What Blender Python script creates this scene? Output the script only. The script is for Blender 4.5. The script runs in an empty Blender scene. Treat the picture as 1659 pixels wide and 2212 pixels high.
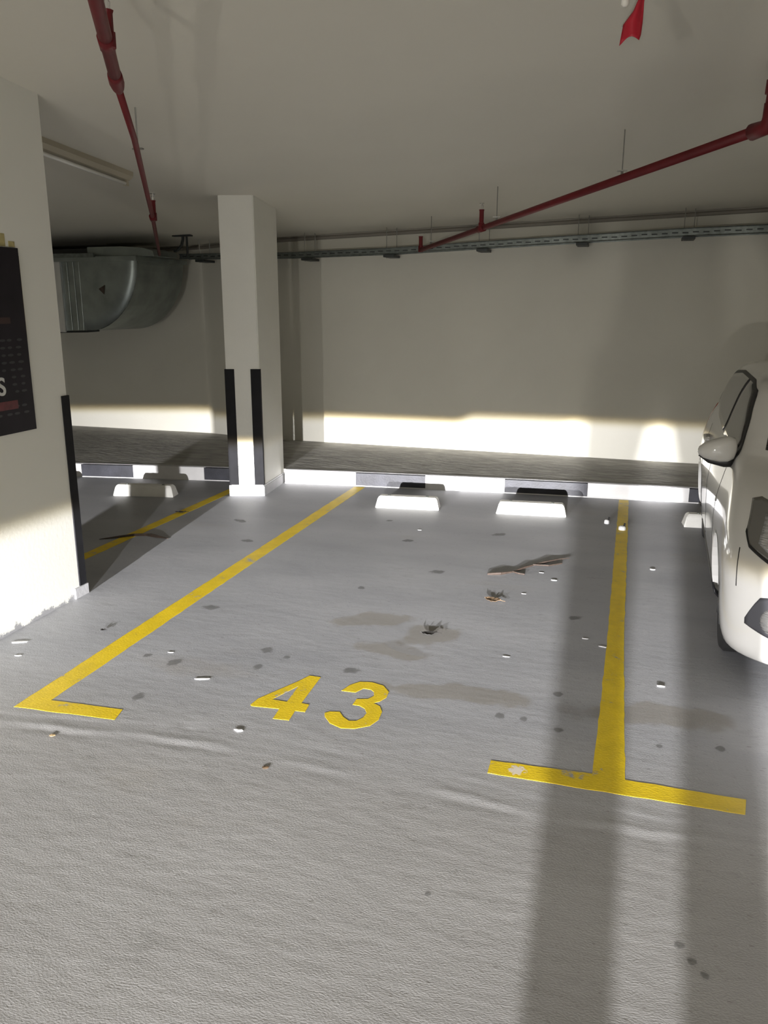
import bpy, bmesh, math, random
from mathutils import Vector, Matrix

# ------------------------------------------------------------------ camera
SC = bpy.context.scene
COL = SC.collection
cam_data = bpy.data.cameras.new('camera')
cam_data.sensor_width = 36.0
cam_data.sensor_fit = 'AUTO'
cam_data.lens = 1753.587 / 2212 * 36.0
cam_data.clip_start = 0.01
cam_data.clip_end = 100
cam = bpy.data.objects.new('camera', cam_data)
COL.objects.link(cam)
cam.matrix_world = Matrix(((0.958238, -0.071164, 0.276974, 0.0),
                           (0.285970, 0.236661, -0.928554, 0.0),
                           (0.000531, 0.968983, 0.247128, 1.68),
                           (0, 0, 0, 1)))
SC.camera = cam

# ------------------------------------------------------------------ world, exposure
world = bpy.data.worlds.new('dim_garage')
SC.world = world
world.use_nodes = True
world.node_tree.nodes['Background'].inputs['Color'].default_value = (0.9, 0.92, 1.0, 1)
world.node_tree.nodes['Background'].inputs['Strength'].default_value = 0.004
SC.view_settings.view_transform = 'Standard'
SC.view_settings.look = 'None'
SC.view_settings.gamma = 1.0
SC.view_settings.use_curve_mapping = False
SC.view_settings.exposure = 0.14
SC.cycles.use_denoising = True
SC.cycles.max_bounces = 6
SC.cycles.diffuse_bounces = 5
SC.cycles.use_adaptive_sampling = True
SC.cycles.adaptive_threshold = 0.1
SC.cycles.sample_clamp_indirect = 4.0

# ------------------------------------------------------------------ lights
def headlamp(x, y, z, power, kink_az, aim):
    """dipped beam of a car behind the camera: bright below a sharp cut-off,
    faint stray light above it (an angular intensity pattern, like an IES file)"""
    ld = bpy.data.lights.new('headlamp_beam', 'POINT')
    ld.energy = power
    ld.shadow_soft_size = 0.045
    ld.use_nodes = True
    nt = ld.node_tree
    N, L = nt.nodes, nt.links
    em = N['Emission']
    tc = N.new('ShaderNodeTexCoord')
    sp = N.new('ShaderNodeSeparateXYZ')
    L.new(tc.outputs['Normal'], sp.inputs[0])

    def M(op, a, b=None, clamp=False):
        n = N.new('ShaderNodeMath'); n.operation = op; n.use_clamp = clamp
        for i, v in enumerate((a, b)):
            if v is None: continue
            if isinstance(v, (int, float)): n.inputs[i].default_value = v
            else: L.new(v, n.inputs[i])
        return n.outputs[0]
    hor = M('SQRT', M('ADD', M('MULTIPLY', sp.outputs[0], sp.outputs[0]), M('MULTIPLY', sp.outputs[1], sp.outputs[1])))
    el = M('DIVIDE', sp.outputs[2], hor)            # tan(elevation)
    az = M('ARCTAN2', sp.outputs[0], sp.outputs[1])  # 0 = straight ahead (+Y), + to the right
    # cut-off height: slightly higher to the right of the kink, drooping far out to the left
    up = N.new('ShaderNodeMapRange'); up.interpolation_type = 'SMOOTHSTEP'
    L.new(az, up.inputs['Value'])
    up.inputs['From Min'].default_value = kink_az - 0.01; up.inputs['From Max'].default_value = kink_az + 0.01
    up.inputs['To Min'].default_value = -0.0225; up.inputs['To Max'].default_value = -0.0165
    dr = M('MULTIPLY', M('MAXIMUM', M('SUBTRACT', M('MULTIPLY', az, -1.0), 0.25), 0.0), -0.03)
    cut = M('ADD', up.outputs[0], dr)
    d = M('SUBTRACT', cut, el)                       # > 0 below the cut-off
    # below: intensity falls towards the ground in front of the car
    depth = M('MAXIMUM', M('ADD', M('MULTIPLY', el, -1.0), 0.0), 0.036)
    fall = M('DIVIDE', BEAM_K, M('POWER', depth, BEAM_P))
    fall = M('MINIMUM', fall, BEAM_MAX)
    ramp = N.new('ShaderNodeMapRange'); ramp.interpolation_type = 'SMOOTHSTEP'
    L.new(d, ramp.inputs['Value'])
    ramp.inputs['From Min'].default_value = -0.003; ramp.inputs['From Max'].default_value = 0.006
    # side falloff of the beam
    sd = N.new('ShaderNodeMapRange'); sd.interpolation_type = 'SMOOTHSTEP'
    L.new(M('ABSOLUTE', az), sd.inputs['Value'])
    sd.inputs['From Min'].default_value = 0.75; sd.inputs['From Max'].default_value = 1.35
    sd.inputs['To Min'].default_value = 1.0; sd.inputs['To Max'].default_value = 0.0
    # nothing leaves the back of the lamp
    # the beam is strongest straight ahead of its lamp and widens close to the car
    wid = M('ADD', M('MULTIPLY', M('MAXIMUM', M('SUBTRACT', M('MULTIPLY', el, -1.0), 0.08), 0.0), 2.0), 0.28)
    q = M('DIVIDE', M('SUBTRACT', az, aim), wid)
    gs = M('ADD', M('MULTIPLY', M('EXPONENT', M('MULTIPLY', M('MULTIPLY', q, q), -1.0)), 0.91), 0.09)
    inten = M('ADD', M('MULTIPLY', M('MULTIPLY', fall, gs), ramp.outputs[0]), GLARE)
    inten = M('MULTIPLY', inten, sd.outputs[0])
    L.new(inten, em.inputs['Strength'])
    # colour: neutral white, amber fringe right at the cut-off, warmer stray light above
    cr = N.new('ShaderNodeValToRGB')
    L.new(M('ADD', M('MULTIPLY', d, 40.0), 0.5, True), cr.inputs['Fac'])
    e = cr.color_ramp.elements
    e[0].position = 0.30; e[0].color = (1.0, 0.96, 0.86, 1)
    e[1].position = 0.75; e[1].color = (1.0, 0.985, 1.0, 1)
    m = e.new(0.47); m.color = (1.0, 0.74, 0.33, 1)
    m2 = e.new(0.62); m2.color = (1.0, 0.93, 0.76, 1)
    L.new(cr.outputs['Color'], em.inputs['Color'])
    o = bpy.data.objects.new('headlamp_beam', ld)
    o.location = (x, y, z)
    COL.objects.link(o)
    return o

BEAM_K, BEAM_P, BEAM_MAX, GLARE = 0.000325, 3.4, 1.15, 0.0205
headlamp(-1.90, -4.0, 0.74, 11000, 0.10, -0.12)
headlamp(-0.03, -4.0, 0.74, 11500, -0.13, 0.02)

def fill_light(x, y, z, power):
    """a lit fluorescent batten elsewhere in the garage, behind the photographer"""
    ld = bpy.data.lights.new('fluorescent_glow', 'AREA')
    ld.shape = 'RECTANGLE'; ld.size = 1.2; ld.size_y = 0.1; ld.energy = power
    ld.color = (1.0, 0.95, 0.86)
    o = bpy.data.objects.new('fluorescent_glow', ld)
    o.location = (x, y, z); COL.objects.link(o)
fill_light(-0.6, -2.2, 2.75, 30)  # fill lights added to lift the ambient, not actual fixtures
fill_light(3.5, -1.5, 2.6, 12)
fill_light(-5.0, -1.0, 2.6, 5)

# ------------------------------------------------------------------ materials
def new_mat(name):
    m = bpy.data.materials.new(name); m.use_nodes = True
    return m, m.node_tree.nodes, m.node_tree.links, m.node_tree.nodes['Principled BSDF']

def mat(name, col, rough=0.6, metal=0.0, noise=0.0, nscale=6.0, bump=0.0, bscale=60.0, coat=0.0,
        spec=0.5, stretch=None, alpha=None, trans=0.0):
    m, N, L, P = new_mat(name)
    P.inputs['Base Color'].default_value = (*col, 1)
    P.inputs['Roughness'].default_value = rough
    P.inputs['Metallic'].default_value = metal
    P.inputs['Specular IOR Level'].default_value = spec
    P.inputs['Coat Weight'].default_value = coat
    P.inputs['Coat Roughness'].default_value = 0.06
    P.inputs['Transmission Weight'].default_value = trans
    tc = N.new('ShaderNodeTexCoord')
    mp = N.new('ShaderNodeMapping'); L.new(tc.outputs['Object'], mp.inputs[0])
    if stretch: mp.inputs['Scale'].default_value = stretch
    if noise > 0:
        n = N.new('ShaderNodeTexNoise'); n.inputs['Scale'].default_value = nscale
        n.inputs['Detail'].default_value = 5
        L.new(mp.outputs[0], n.inputs['Vector'])
        r = N.new('ShaderNodeValToRGB')
        e = r.color_ramp.elements
        e[0].position = 0.3; e[0].color = (*[max(0, c * (1 - noise)) for c in col], 1)
        e[1].position = 0.7; e[1].color = (*[min(1, c * (1 + noise)) for c in col], 1)
        L.new(n.outputs['Fac'], r.inputs['Fac']); L.new(r.outputs['Color'], P.inputs['Base Color'])
    if bump > 0:
        n = N.new('ShaderNodeTexNoise'); n.inputs['Scale'].default_value = bscale
        n.inputs['Detail'].default_value = 4
        L.new(mp.outputs[0], n.inputs['Vector'])
        b = N.new('ShaderNodeBump'); b.inputs['Strength'].default_value = 1.0
        b.inputs['Distance'].default_value = bump
        L.new(n.outputs['Fac'], b.inputs['Height']); L.new(b.outputs['Normal'], P.inputs['Normal'])
    return m

def floor_material():
    m, N, L, P = new_mat('painted_concrete_floor')
    tc = N.new('ShaderNodeTexCoord')
    def noise(scale, detail=4, vec=None, rough=0.5):
        n = N.new('ShaderNodeTexNoise'); n.inputs['Scale'].default_value = scale
        n.inputs['Detail'].default_value = detail; n.inputs['Roughness'].default_value = rough
        L.new(vec or tc.outputs['Object'], n.inputs['Vector']); return n.outputs['Fac']
    def ramp(f, a, b, ca, cb):
        r = N.new('ShaderNodeValToRGB'); e = r.color_ramp.elements
        e[0].position = a; e[0].color = (*ca, 1); e[1].position = b; e[1].color = (*cb, 1)
        L.new(f, r.inputs['Fac']); return r.outputs['Color']
    def mix(f, a, b, mode='MIX'):
        x = N.new('ShaderNodeMix'); x.data_type = 'RGBA'; x.blend_type = mode
        if isinstance(f, float): x.inputs[0].default_value = f
        else: L.new(f, x.inputs[0])
        L.new(a, x.inputs[6]); L.new(b, x.inputs[7]); return x.outputs[2]
    mp = N.new('ShaderNodeMapping'); mp.inputs['Scale'].default_value = (1.0, 2.2, 1.0)
    mp.inputs['Rotation'].default_value = (0, 0, 0.15)
    L.new(tc.outputs['Object'], mp.inputs[0])
    bay = ramp(noise(1.3, 6, mp.outputs[0]), 0.3, 0.72, (0.300, 0.305, 0.318), (0.375, 0.378, 0.39))
    lane = ramp(noise(0.9, 6, mp.outputs[0]), 0.3, 0.72, (0.330, 0.322, 0.312), (0.395, 0.388, 0.378))
    sp = N.new('ShaderNodeSeparateXYZ'); L.new(tc.outputs['Object'], sp.inputs[0])
    mr = N.new('ShaderNodeMapRange'); mr.inputs['From Min'].default_value = 2.35; mr.inputs['From Max'].default_value = 3.1
    L.new(sp.outputs[1], mr.inputs['Value'])
    base = mix(mr.outputs[0], lane, bay)
    # brown dust, dark scuffs
    dust = ramp(noise(0.55, 5, mp.outputs[0], 0.6), 0.60, 0.74, (0, 0, 0), (1, 1, 1))
    br = N.new('ShaderNodeRGB'); br.outputs[0].default_value = (0.30, 0.265, 0.215, 1)
    mm = N.new('ShaderNodeMath'); mm.operation = 'MULTIPLY'; mm.inputs[1].default_value = 0.45
    L.new(dust, mm.inputs[0])
    base = mix(mm.outputs[0], base, br.outputs[0])
    sc = ramp(noise(2.6, 8, mp.outputs[0], 0.7), 0.60, 0.80, (1, 1, 1), (0.62, 0.62, 0.60))
    base = mix(1.0, base, sc, 'MULTIPLY')
    sk = ramp(noise(38, 3, mp.outputs[0]), 0.30, 0.36, (0.75, 0.74, 0.72), (1, 1, 1))
    base = mix(1.0, base, sk, 'MULTIPLY')
    L.new(base, P.inputs['Base Color'])
    P.inputs['Roughness'].default_value = 0.55
    P.inputs['Specular IOR Level'].default_value = 0.35
    # relief: rougher on the driving lane
    mp2 = N.new('ShaderNodeMapping'); mp2.inputs['Scale'].default_value = (1.0, 1.9, 1.0)
    mp2.inputs['Rotation'].default_value = (0, 0, -0.25); L.new(tc.outputs['Object'], mp2.inputs[0])
    n1 = noise(120, 4, mp2.outputs[0]); n2 = noise(9, 3, mp.outputs[0])
    a = N.new('ShaderNodeMath'); a.operation = 'MULTIPLY_ADD'; L.new(n2, a.inputs[0]); a.inputs[1].default_value = 1.6; L.new(n1, a.inputs[2])
    mr2 = N.new('ShaderNodeMapRange'); mr2.inputs['From Min'].default_value = 2.3; mr2.inputs['From Max'].default_value = 4.5
    mr2.inputs['To Min'].default_value = 0.0011; mr2.inputs['To Max'].default_value = 0.0004
    L.new(sp.outputs[1], mr2.inputs['Value'])
    b = N.new('ShaderNodeBump'); b.inputs['Strength'].default_value = 1.0
    L.new(mr2.outputs[0], b.inputs['Distance'])
    L.new(a.outputs[0], b.inputs['Height']); L.new(b.outputs['Normal'], P.inputs['Normal'])
    return m

def stain_glint_material(name, col, strength, ragged=0.22, scale=9.0):
    """a flat mark that thins out raggedly towards its rim (local radius 1)"""
    m, N, L, P = new_mat(name)
    P.inputs['Base Color'].default_value = (*col, 1); P.inputs['Roughness'].default_value = 0.6
    tc = N.new('ShaderNodeTexCoord')
    g = N.new('ShaderNodeVectorMath'); g.operation = 'LENGTH'; 
    uv = N.new('ShaderNodeUVMap'); uv.uv_map = 'UVMap'
    L.new(uv.outputs[0], g.inputs[0])
    n = N.new('ShaderNodeTexNoise'); n.inputs['Scale'].default_value = scale; n.inputs['Detail'].default_value = 5
    L.new(tc.outputs['Object'], n.inputs['Vector'])
    a = N.new('ShaderNodeMath'); a.operation = 'MULTIPLY_ADD'; L.new(n.outputs['Fac'], a.inputs[0]); a.inputs[1].default_value = ragged * 4
    L.new(g.outputs['Value'], a.inputs[2])
    r = N.new('ShaderNodeMapRange'); r.interpolation_type = 'SMOOTHSTEP'
    r.inputs['From Min'].default_value = 0.45 + ragged * 2; r.inputs['From Max'].default_value = 0.95 + ragged * 1.4
    r.inputs['To Min'].default_value = strength; r.inputs['To Max'].default_value = 0.0
    L.new(a.outputs[0], r.inputs['Value']); L.new(r.outputs[0], P.inputs['Alpha'])
    return m

def worn_paint(name, col, wear=0.12, under=(0.33, 0.33, 0.335), bump=0.0009):
    m, N, L, P = new_mat(name)
    tc = N.new('ShaderNodeTexCoord')
    n = N.new('ShaderNodeTexNoise'); n.inputs['Scale'].default_value = 7; n.inputs['Detail'].default_value = 9
    n.inputs['Roughness'].default_value = 0.7
    L.new(tc.outputs['Object'], n.inputs['Vector'])
    r = N.new('ShaderNodeValToRGB'); e = r.color_ramp.elements
    e[0].position = 0.30 + wear * 0.3; e[0].color = (*under, 1)
    e[1].position = 0.36 + wear * 0.3; e[1].color = (*[c * 0.88 for c in col], 1)
    x = e.new(0.7); x.color = (*[min(1, c * 1.08) for c in col], 1)
    L.new(n.outputs['Fac'], r.inputs['Fac']); L.new(r.outputs['Color'], P.inputs['Base Color'])
    P.inputs['Roughness'].default_value = 0.5
    n2 = N.new('ShaderNodeTexNoise'); n2.inputs['Scale'].default_value = 75; n2.inputs['Detail'].default_value = 3
    mp2 = N.new('ShaderNodeMapping'); mp2.inputs['Scale'].default_value = (1.0, 1.9, 1.0)
    mp2.inputs['Rotation'].default_value = (0, 0, -0.25); L.new(tc.outputs['Object'], mp2.inputs[0])
    L.new(mp2.outputs[0], n2.inputs['Vector'])
    b = N.new('ShaderNodeBump'); b.inputs['Distance'].default_value = bump
    L.new(n2.outputs['Fac'], b.inputs['Height']); L.new(b.outputs['Normal'], P.inputs['Normal'])
    return m

def column_material():
    """off-white plaster whose paint has flaked off raggedly at the foot"""
    m, N, L, P = new_mat('flaking_white_plaster')
    tc = N.new('ShaderNodeTexCoord'); sp = N.new('ShaderNodeSeparateXYZ'); L.new(tc.outputs['Object'], sp.inputs[0])
    cb = N.new('ShaderNodeCombineXYZ'); L.new(sp.outputs[0], cb.inputs[0]); L.new(sp.outputs[1], cb.inputs[1])
    n = N.new('ShaderNodeTexNoise'); n.inputs['Scale'].default_value = 11; n.inputs['Detail'].default_value = 6
    n.inputs['Roughness'].default_value = 0.75
    L.new(tc.outputs['Object'], n.inputs['Vector'])
    a = N.new('ShaderNodeMath'); a.operation = 'MULTIPLY_ADD'; L.new(n.outputs['Fac'], a.inputs[0]); a.inputs[1].default_value = 0.16
    L.new(sp.outputs[2], a.inputs[2])
    r = N.new('ShaderNodeMapRange'); r.inputs['From Min'].default_value = 0.098; r.inputs['From Max'].default_value = 0.108
    L.new(a.outputs[0], r.inputs['Value'])
    mx = N.new('ShaderNodeMix'); mx.data_type = 'RGBA'; L.new(r.outputs[0], mx.inputs[0])
    mx.inputs[6].default_value = (0.30, 0.30, 0.305, 1); mx.inputs[7].default_value = (0.74, 0.735, 0.675, 1)
    L.new(mx.outputs[2], P.inputs['Base Color']); P.inputs['Roughness'].default_value = 0.6
    n2 = N.new('ShaderNodeTexNoise'); n2.inputs['Scale'].default_value = 45; n2.inputs['Detail'].default_value = 4
    L.new(tc.outputs['Object'], n2.inputs['Vector'])
    b = N.new('ShaderNodeBump'); b.inputs['Distance'].default_value = 0.0005
    L.new(n2.outputs['Fac'], b.inputs['Height']); L.new(b.outputs['Normal'], P.inputs['Normal'])
    return m

M = {}
M['floor'] = floor_material()
M['wall'] = mat('off_white_wall', (0.66, 0.642, 0.565), 0.65, noise=0.035, nscale=1.2, bump=0.0012, bscale=35)
M['ceiling'] = mat('painted_ceiling', (0.63, 0.605, 0.53), 0.7, noise=0.03, nscale=0.8, bump=0.001, bscale=20)
M['column'] = column_material()
M['column2'] = mat('white_column_plaster', (0.72, 0.712, 0.655), 0.6, noise=0.03, nscale=3, bump=0.0015, bscale=40)
M['sidewalk'] = mat('rough_concrete_walkway', (0.30, 0.29, 0.265), 0.75, noise=0.3, nscale=5, bump=0.012, bscale=9, stretch=(1, 2.5, 1))
M['plinth'] = mat('grey_plinth_paint', (0.42, 0.42, 0.425), 0.6, noise=0.08, nscale=8, bump=0.001)
M['plinth_white'] = mat('white_plinth_paint', (0.66, 0.66, 0.67), 0.6, noise=0.06, nscale=8, bump=0.001)
M['yellow'] = worn_paint('yellow_road_paint', (0.78, 0.56, 0.014))
M['kerb_white'] = mat('white_kerb_paint', (0.72, 0.71, 0.70), 0.55, noise=0.05, nscale=9, bump=0.001)
M['kerb_black'] = mat('black_kerb_paint', (0.032, 0.033, 0.042), 0.5, noise=0.3, nscale=9, bump=0.001)
M['stop'] = mat('white_stop_paint', (0.74, 0.73, 0.68), 0.5, noise=0.05, nscale=12, bump=0.001)
M['rubber'] = mat('black_rubber', (0.012, 0.012, 0.014), 0.7, noise=0.2, nscale=10, spec=0.2)
M['red'] = mat('red_pipe_paint', (0.135, 0.011, 0.014), 0.5, spec=0.3, noise=0.12, nscale=12)
M['galv'] = mat('galvanised_steel', (0.19, 0.21, 0.20), 0.42, metal=0.9, noise=0.22, nscale=22, bump=0.0006, bscale=30)
M['duct'] = mat('galvanised_duct_sheet', (0.27, 0.30, 0.285), 0.36, metal=0.75, noise=0.18, nscale=5, bump=0.004, bscale=3)
M['foil'] = mat('crumpled_foil_tape', (0.66, 0.67, 0.68), 0.3, metal=0.85, noise=0.1, nscale=12, bump=0.006, bscale=26, stretch=(1, 1, .3))
M['dark_metal'] = mat('dark_steel', (0.05, 0.055, 0.055), 0.5, metal=0.6)
M['rod'] = mat('zinc_threaded_rod', (0.33, 0.33, 0.31), 0.4, metal=0.8)
M['batten'] = mat('cream_batten_housing', (0.42, 0.38, 0.29), 0.5)
M['tube'] = mat('unlit_frosted_tube', (0.85, 0.84, 0.80), 0.2)
M['poster'] = mat('dark_poster_print', (0.012, 0.009, 0.013), 0.5, noise=0.3, nscale=6, spec=0.25)
M['poster_red'] = mat('faded_red_print', (0.11, 0.014, 0.018), 0.4, noise=0.3, nscale=30)
M['poster_grey'] = mat('grey_print', (0.03, 0.027, 0.031), 0.4)
M['poster_white'] = mat('white_print', (0.6, 0.6, 0.58), 0.4)
M['glue'] = mat('yellowed_adhesive', (0.42, 0.36, 0.16), 0.5, noise=0.2, nscale=40)
M['red_cloth'] = mat('red_plastic_film', (0.42, 0.008, 0.025), 0.45, noise=0.15, nscale=12)
M['white_plastic'] = mat('white_plastic', (0.78, 0.76, 0.70), 0.4)
M['scrap'] = mat('white_paper_scrap', (0.8, 0.8, 0.8), 0.6)
M['bark'] = mat('dry_brown_stem', (0.055, 0.038, 0.028), 0.7, noise=0.3, nscale=40)
M['leaf'] = mat('dry_leaf', (0.16, 0.105, 0.06), 0.7, noise=0.3, nscale=60)
M['leaf_dark'] = mat('dark_dry_leaf', (0.022, 0.020, 0.018), 0.7)
M['tan'] = mat('tan_chip', (0.55, 0.40, 0.22), 0.6)
M['car'] = mat('white_car_paint', (0.70, 0.69, 0.66), 0.35, coat=1.0)
M['glass'] = mat('tinted_window_glass', (0.012, 0.012, 0.013), 0.04, spec=0.6, coat=0.5)
M['blackplastic'] = mat('black_trim_plastic', (0.014, 0.014, 0.015), 0.45)
M['greyplastic'] = mat('grey_bezel_plastic', (0.06, 0.06, 0.068), 0.45)
M['lens'] = mat('clear_lamp_lens', (0.55, 0.55, 0.55), 0.12, metal=0.7, bump=0.012, bscale=16, stretch=(1, 1, 9))
M['lens_dark'] = mat('smoked_lamp_housing', (0.13, 0.125, 0.115), 0.15, coat=1.0)
M['chrome'] = mat('chrome', (0.8, 0.8, 0.8), 0.1, metal=1.0)
M['tyre'] = mat('tyre_rubber', (0.014, 0.014, 0.014), 0.75, bump=0.002, bscale=40)
M['rim'] = mat('grey_wheel_cover', (0.14, 0.14, 0.145), 0.4, metal=0.5)
M['tail'] = mat('red_tail_lens', (0.35, 0.02, 0.02), 0.15, coat=1.0)
M['shirt'] = mat('dark_blue_shirt', (0.05, 0.06, 0.10), 0.85)
M['skin'] = mat('skin', (0.42, 0.26, 0.18), 0.55)
M['trouser'] = mat('dark_trousers', (0.03, 0.03, 0.035), 0.9)
M['hair'] = mat('dark_hair', (0.012, 0.010, 0.009), 0.7)
M['phone'] = mat('black_phone_glass', (0.01, 0.01, 0.012), 0.15)
M['stain_dark'] = stain_glint_material('oil_stain', (0.15, 0.15, 0.14), 0.42, 0.30, 22.0)
M['stain_brown'] = stain_glint_material('brown_dust_stain', (0.34, 0.295, 0.21), 0.27, 0.42, 4.0)
M['stain_white'] = stain_glint_material('white_scuff', (0.85, 0.85, 0.85), 0.6, 0.42, 60)  # pale colour that paints a floor highlight

# ------------------------------------------------------------------ helpers
def prop(o, label=None, cat=None, group=None, kind=None):
    if label: o['label'] = label
    if cat: o['category'] = cat
    if group: o['group'] = group
    if kind: o['kind'] = kind
    return o

def empty(name, loc, rz=0.0):
    o = bpy.data.objects.new(name, None); COL.objects.link(o)
    o.location = loc; o.rotation_euler = (0, 0, rz); o.empty_display_size = 0.1
    return o

def build(name, bm, m, parent=None, smooth=False, world=False):
    """link a bmesh as one object; world=True when its coordinates are world ones under a moved parent"""
    bmesh.ops.recalc_face_normals(bm, faces=bm.faces)
    me = bpy.data.meshes.new(name); bm.to_mesh(me); bm.free()
    for mm in (m if isinstance(m, (list, tuple)) else [m]): me.materials.append(mm)
    if smooth:
        me.polygons.foreach_set('use_smooth', [True] * len(me.polygons))
    o = bpy.data.objects.new(name, me); COL.objects.link(o)
    if parent is not None:
        o.parent = parent
        if world:
            pm = parent_world(parent)
            o.matrix_parent_inverse = pm.inverted()
    return o

def parent_world(p):
    m = p.matrix_parent_inverse @ p.matrix_basis if p.parent is None else parent_world(p.parent) @ p.matrix_parent_inverse @ p.matrix_basis
    return m

def bm_box(bm, lo, hi, bev=0.0):
    vs = [bm.verts.new((x, y, z)) for x in (lo[0], hi[0]) for y in (lo[1], hi[1]) for z in (lo[2], hi[2])]
    f = [(0, 1, 3, 2), (4, 6, 7, 5), (0, 4, 5, 1), (2, 3, 7, 6), (0, 2, 6, 4), (1, 5, 7, 3)]
    fs = [bm.faces.new([vs[i] for i in q]) for q in f]
    if bev > 0:
        es = list({e for q in fs for e in q.edges})
        bmesh.ops.bevel(bm, geom=es, offset=bev, segments=2, affect='EDGES', profile=0.7)
    return bm

def box(lo, hi, bev=0.0):
    bm = bmesh.new(); return bm_box(bm, lo, hi, bev)

def bm_prism(bm, pts, z0, z1):
    """vertical prism over a plan polygon"""
    a = [bm.verts.new((p[0], p[1], z0)) for p in pts]
    b = [bm.verts.new((p[0], p[1], z1 if not callable(z1) else z1(p[0], p[1]))) for p in pts]
    n = len(pts)
    bm.faces.new(a); bm.faces.new(b)
    for i in range(n):
        bm.faces.new((a[i], a[(i + 1) % n], b[(i + 1) % n], b[i]))
    return bm

def prism(pts, z0, z1):
    bm = bmesh.new(); return bm_prism(bm, pts, z0, z1)

def bm_tube(bm, pts, r, seg=12, radii=None, caps=True):
    pts = [Vector(p) for p in pts]
    rings = []
    up = Vector((0, 0, 1))
    prev = None
    for i, p in enumerate(pts):
        if i == 0: t = pts[1] - pts[0]
        elif i == len(pts) - 1: t = pts[-1] - pts[-2]
        else: t = (pts[i + 1] - pts[i]).normalized() + (pts[i] - pts[i - 1]).normalized()
        t.normalize()
        if prev is None:
            a = t.cross(up)
            if a.length < 1e-3: a = t.cross(Vector((1, 0, 0)))
        else:
            a = prev - t * prev.dot(t)
        a.normalize(); b = t.cross(a); prev = a
        rr = radii[i] if radii else r
        rings.append([bm.verts.new(p + (a * math.cos(k * 2 * math.pi / seg) + b * math.sin(k * 2 * math.pi / seg)) * rr) for k in range(seg)])
    for i in range(len(rings) - 1):
        for k in range(seg):
            bm.faces.new((rings[i][k], rings[i][(k + 1) % seg], rings[i + 1][(k + 1) % seg], rings[i + 1][k]))
    if caps:
        bm.faces.new(rings[0]); bm.faces.new(rings[-1])
    return bm

def tube(pts, r, seg=12, radii=None, caps=True):
    bm = bmesh.new(); return bm_tube(bm, pts, r, seg, radii, caps)

def along(A, B, width, z0, z1, off=0.0):
    """box along the plan line A-B, spreading `width` to the left of it"""
    A = Vector(A[:2]); B = Vector(B[:2]); d = (B - A).normalized(); n = Vector((-d.y, d.x))
    A2 = A + n * off; B2 = B + n * off
    return prism([A2, B2, B2 + n * width, A2 + n * width], z0, z1)

CEIL = (3.06634829, 0.02783517, -0.06279295)
def cz(x, y): return CEIL[0] + CEIL[1] * x + CEIL[2] * y

# ------------------------------------------------------------------ the room
KERB = [(-9.0, 6.28), (-5.299, 6.807), (-4.674, 6.905), (-3.944, 7.015), (-3.144, 7.125), (-2.431, 7.205), (-1.761, 7.258), (-1.022, 7.315),
        (-0.283, 7.356), (0.58, 7.392), (1.6, 7.44), (5.5, 7.62)]
WALL = [(-9.5, 9.14), (-7.05, 9.077), (-4.95, 9.025), (-4.45, 8.905), (-3.84, 8.812), (-2.445, 8.757), (-0.209, 8.664), (0.79, 8.62), (6.5, 8.38)]
SW = 0.13

def lerp_line(L, x):
    for (a, b) in zip(L, L[1:]):
        if a[0] <= x <= b[0]:
            t = (x - a[0]) / (b[0] - a[0]); return a[1] + t * (b[1] - a[1])
    return L[0][1] if x < L[0][0] else L[-1][1]

# floor: fine grid round the cast joint, with its low uneven ridge
RIDGE = [(-4.5, 2.36), (-2.406, 2.475), (-1.949, 2.545), (-1.526, 2.557), (-1.089, 2.548), (-0.633, 2.53), (-0.211, 2.491), (0.168, 2.48), (0.6, 2.52), (3.0, 2.6)]
rnd = random.Random(4)
def ridge_h(x, y):
    yr = lerp_line(RIDGE, x) + 0.012 * math.sin(x * 7.0) + 0.006 * math.sin(x * 17 + 1)
    d = y - yr
    amp = 0.0021 * (0.6 + 0.4 * math.sin(x * 2.3 + 0.6) + 0.35 * math.sin(x * 11.0)) * max(0.25, 1 - abs(x + 1.2) / 2.6)
    h = amp * math.exp(-(d / 0.022) ** 2) - 0.7 * amp * math.exp(-((d + 0.045) / 0.02) ** 2)
    d2 = d - 0.10 + 0.03 * math.sin(x * 1.7)
    h += 0.35 * amp * math.exp(-(d2 / 0.02) ** 2) - 0.3 * amp * math.exp(-((d2 + 0.03) / 0.015) ** 2)
    return h
bm = bmesh.new()
xs = [-9.5, -7, -4.5] + [-4.5 + i * 0.03 for i in range(1, 250)] + [3.2, 6.5]
ys = [-9.5, -4, 0, 2.30] + [2.30 + i * 0.009 for i in range(1, 41)] + [2.75, 4, 6, 9.2]
grid = [[bm.verts.new((x, y, ridge_h(x, y) if -4.4 < x < 3.0 and 2.3 < y < 2.66 else 0.0)) for y in ys] for x in xs]
for i in range(len(xs) - 1):
    for j in range(len(ys) - 1):
        bm.faces.new((grid[i][j], grid[i + 1][j], grid[i + 1][j + 1], grid[i][j + 1]))
floor = build('floor', bm, M['floor'], smooth=True)
prop(floor, 'grey painted concrete floor of the garage with faint cracks', 'floor', kind='structure')

# ceiling slab
bm = bmesh.new()
q = [(-9.6, -9.6), (6.6, -9.6), (6.6, 9.25), (-9.6, 9.25)]
a = [bm.verts.new((x, y, cz(x, y))) for x, y in q]; b = [bm.verts.new((x, y, cz(x, y) + 0.2)) for x, y in q]
bm.faces.new(a); bm.faces.new(b)
for i in range(4): bm.faces.new((a[i], a[(i + 1) % 4], b[(i + 1) % 4], b[i]))
prop(build('ceiling', bm, M['ceiling']), 'plain painted concrete ceiling', 'ceiling', kind='structure')

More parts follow.
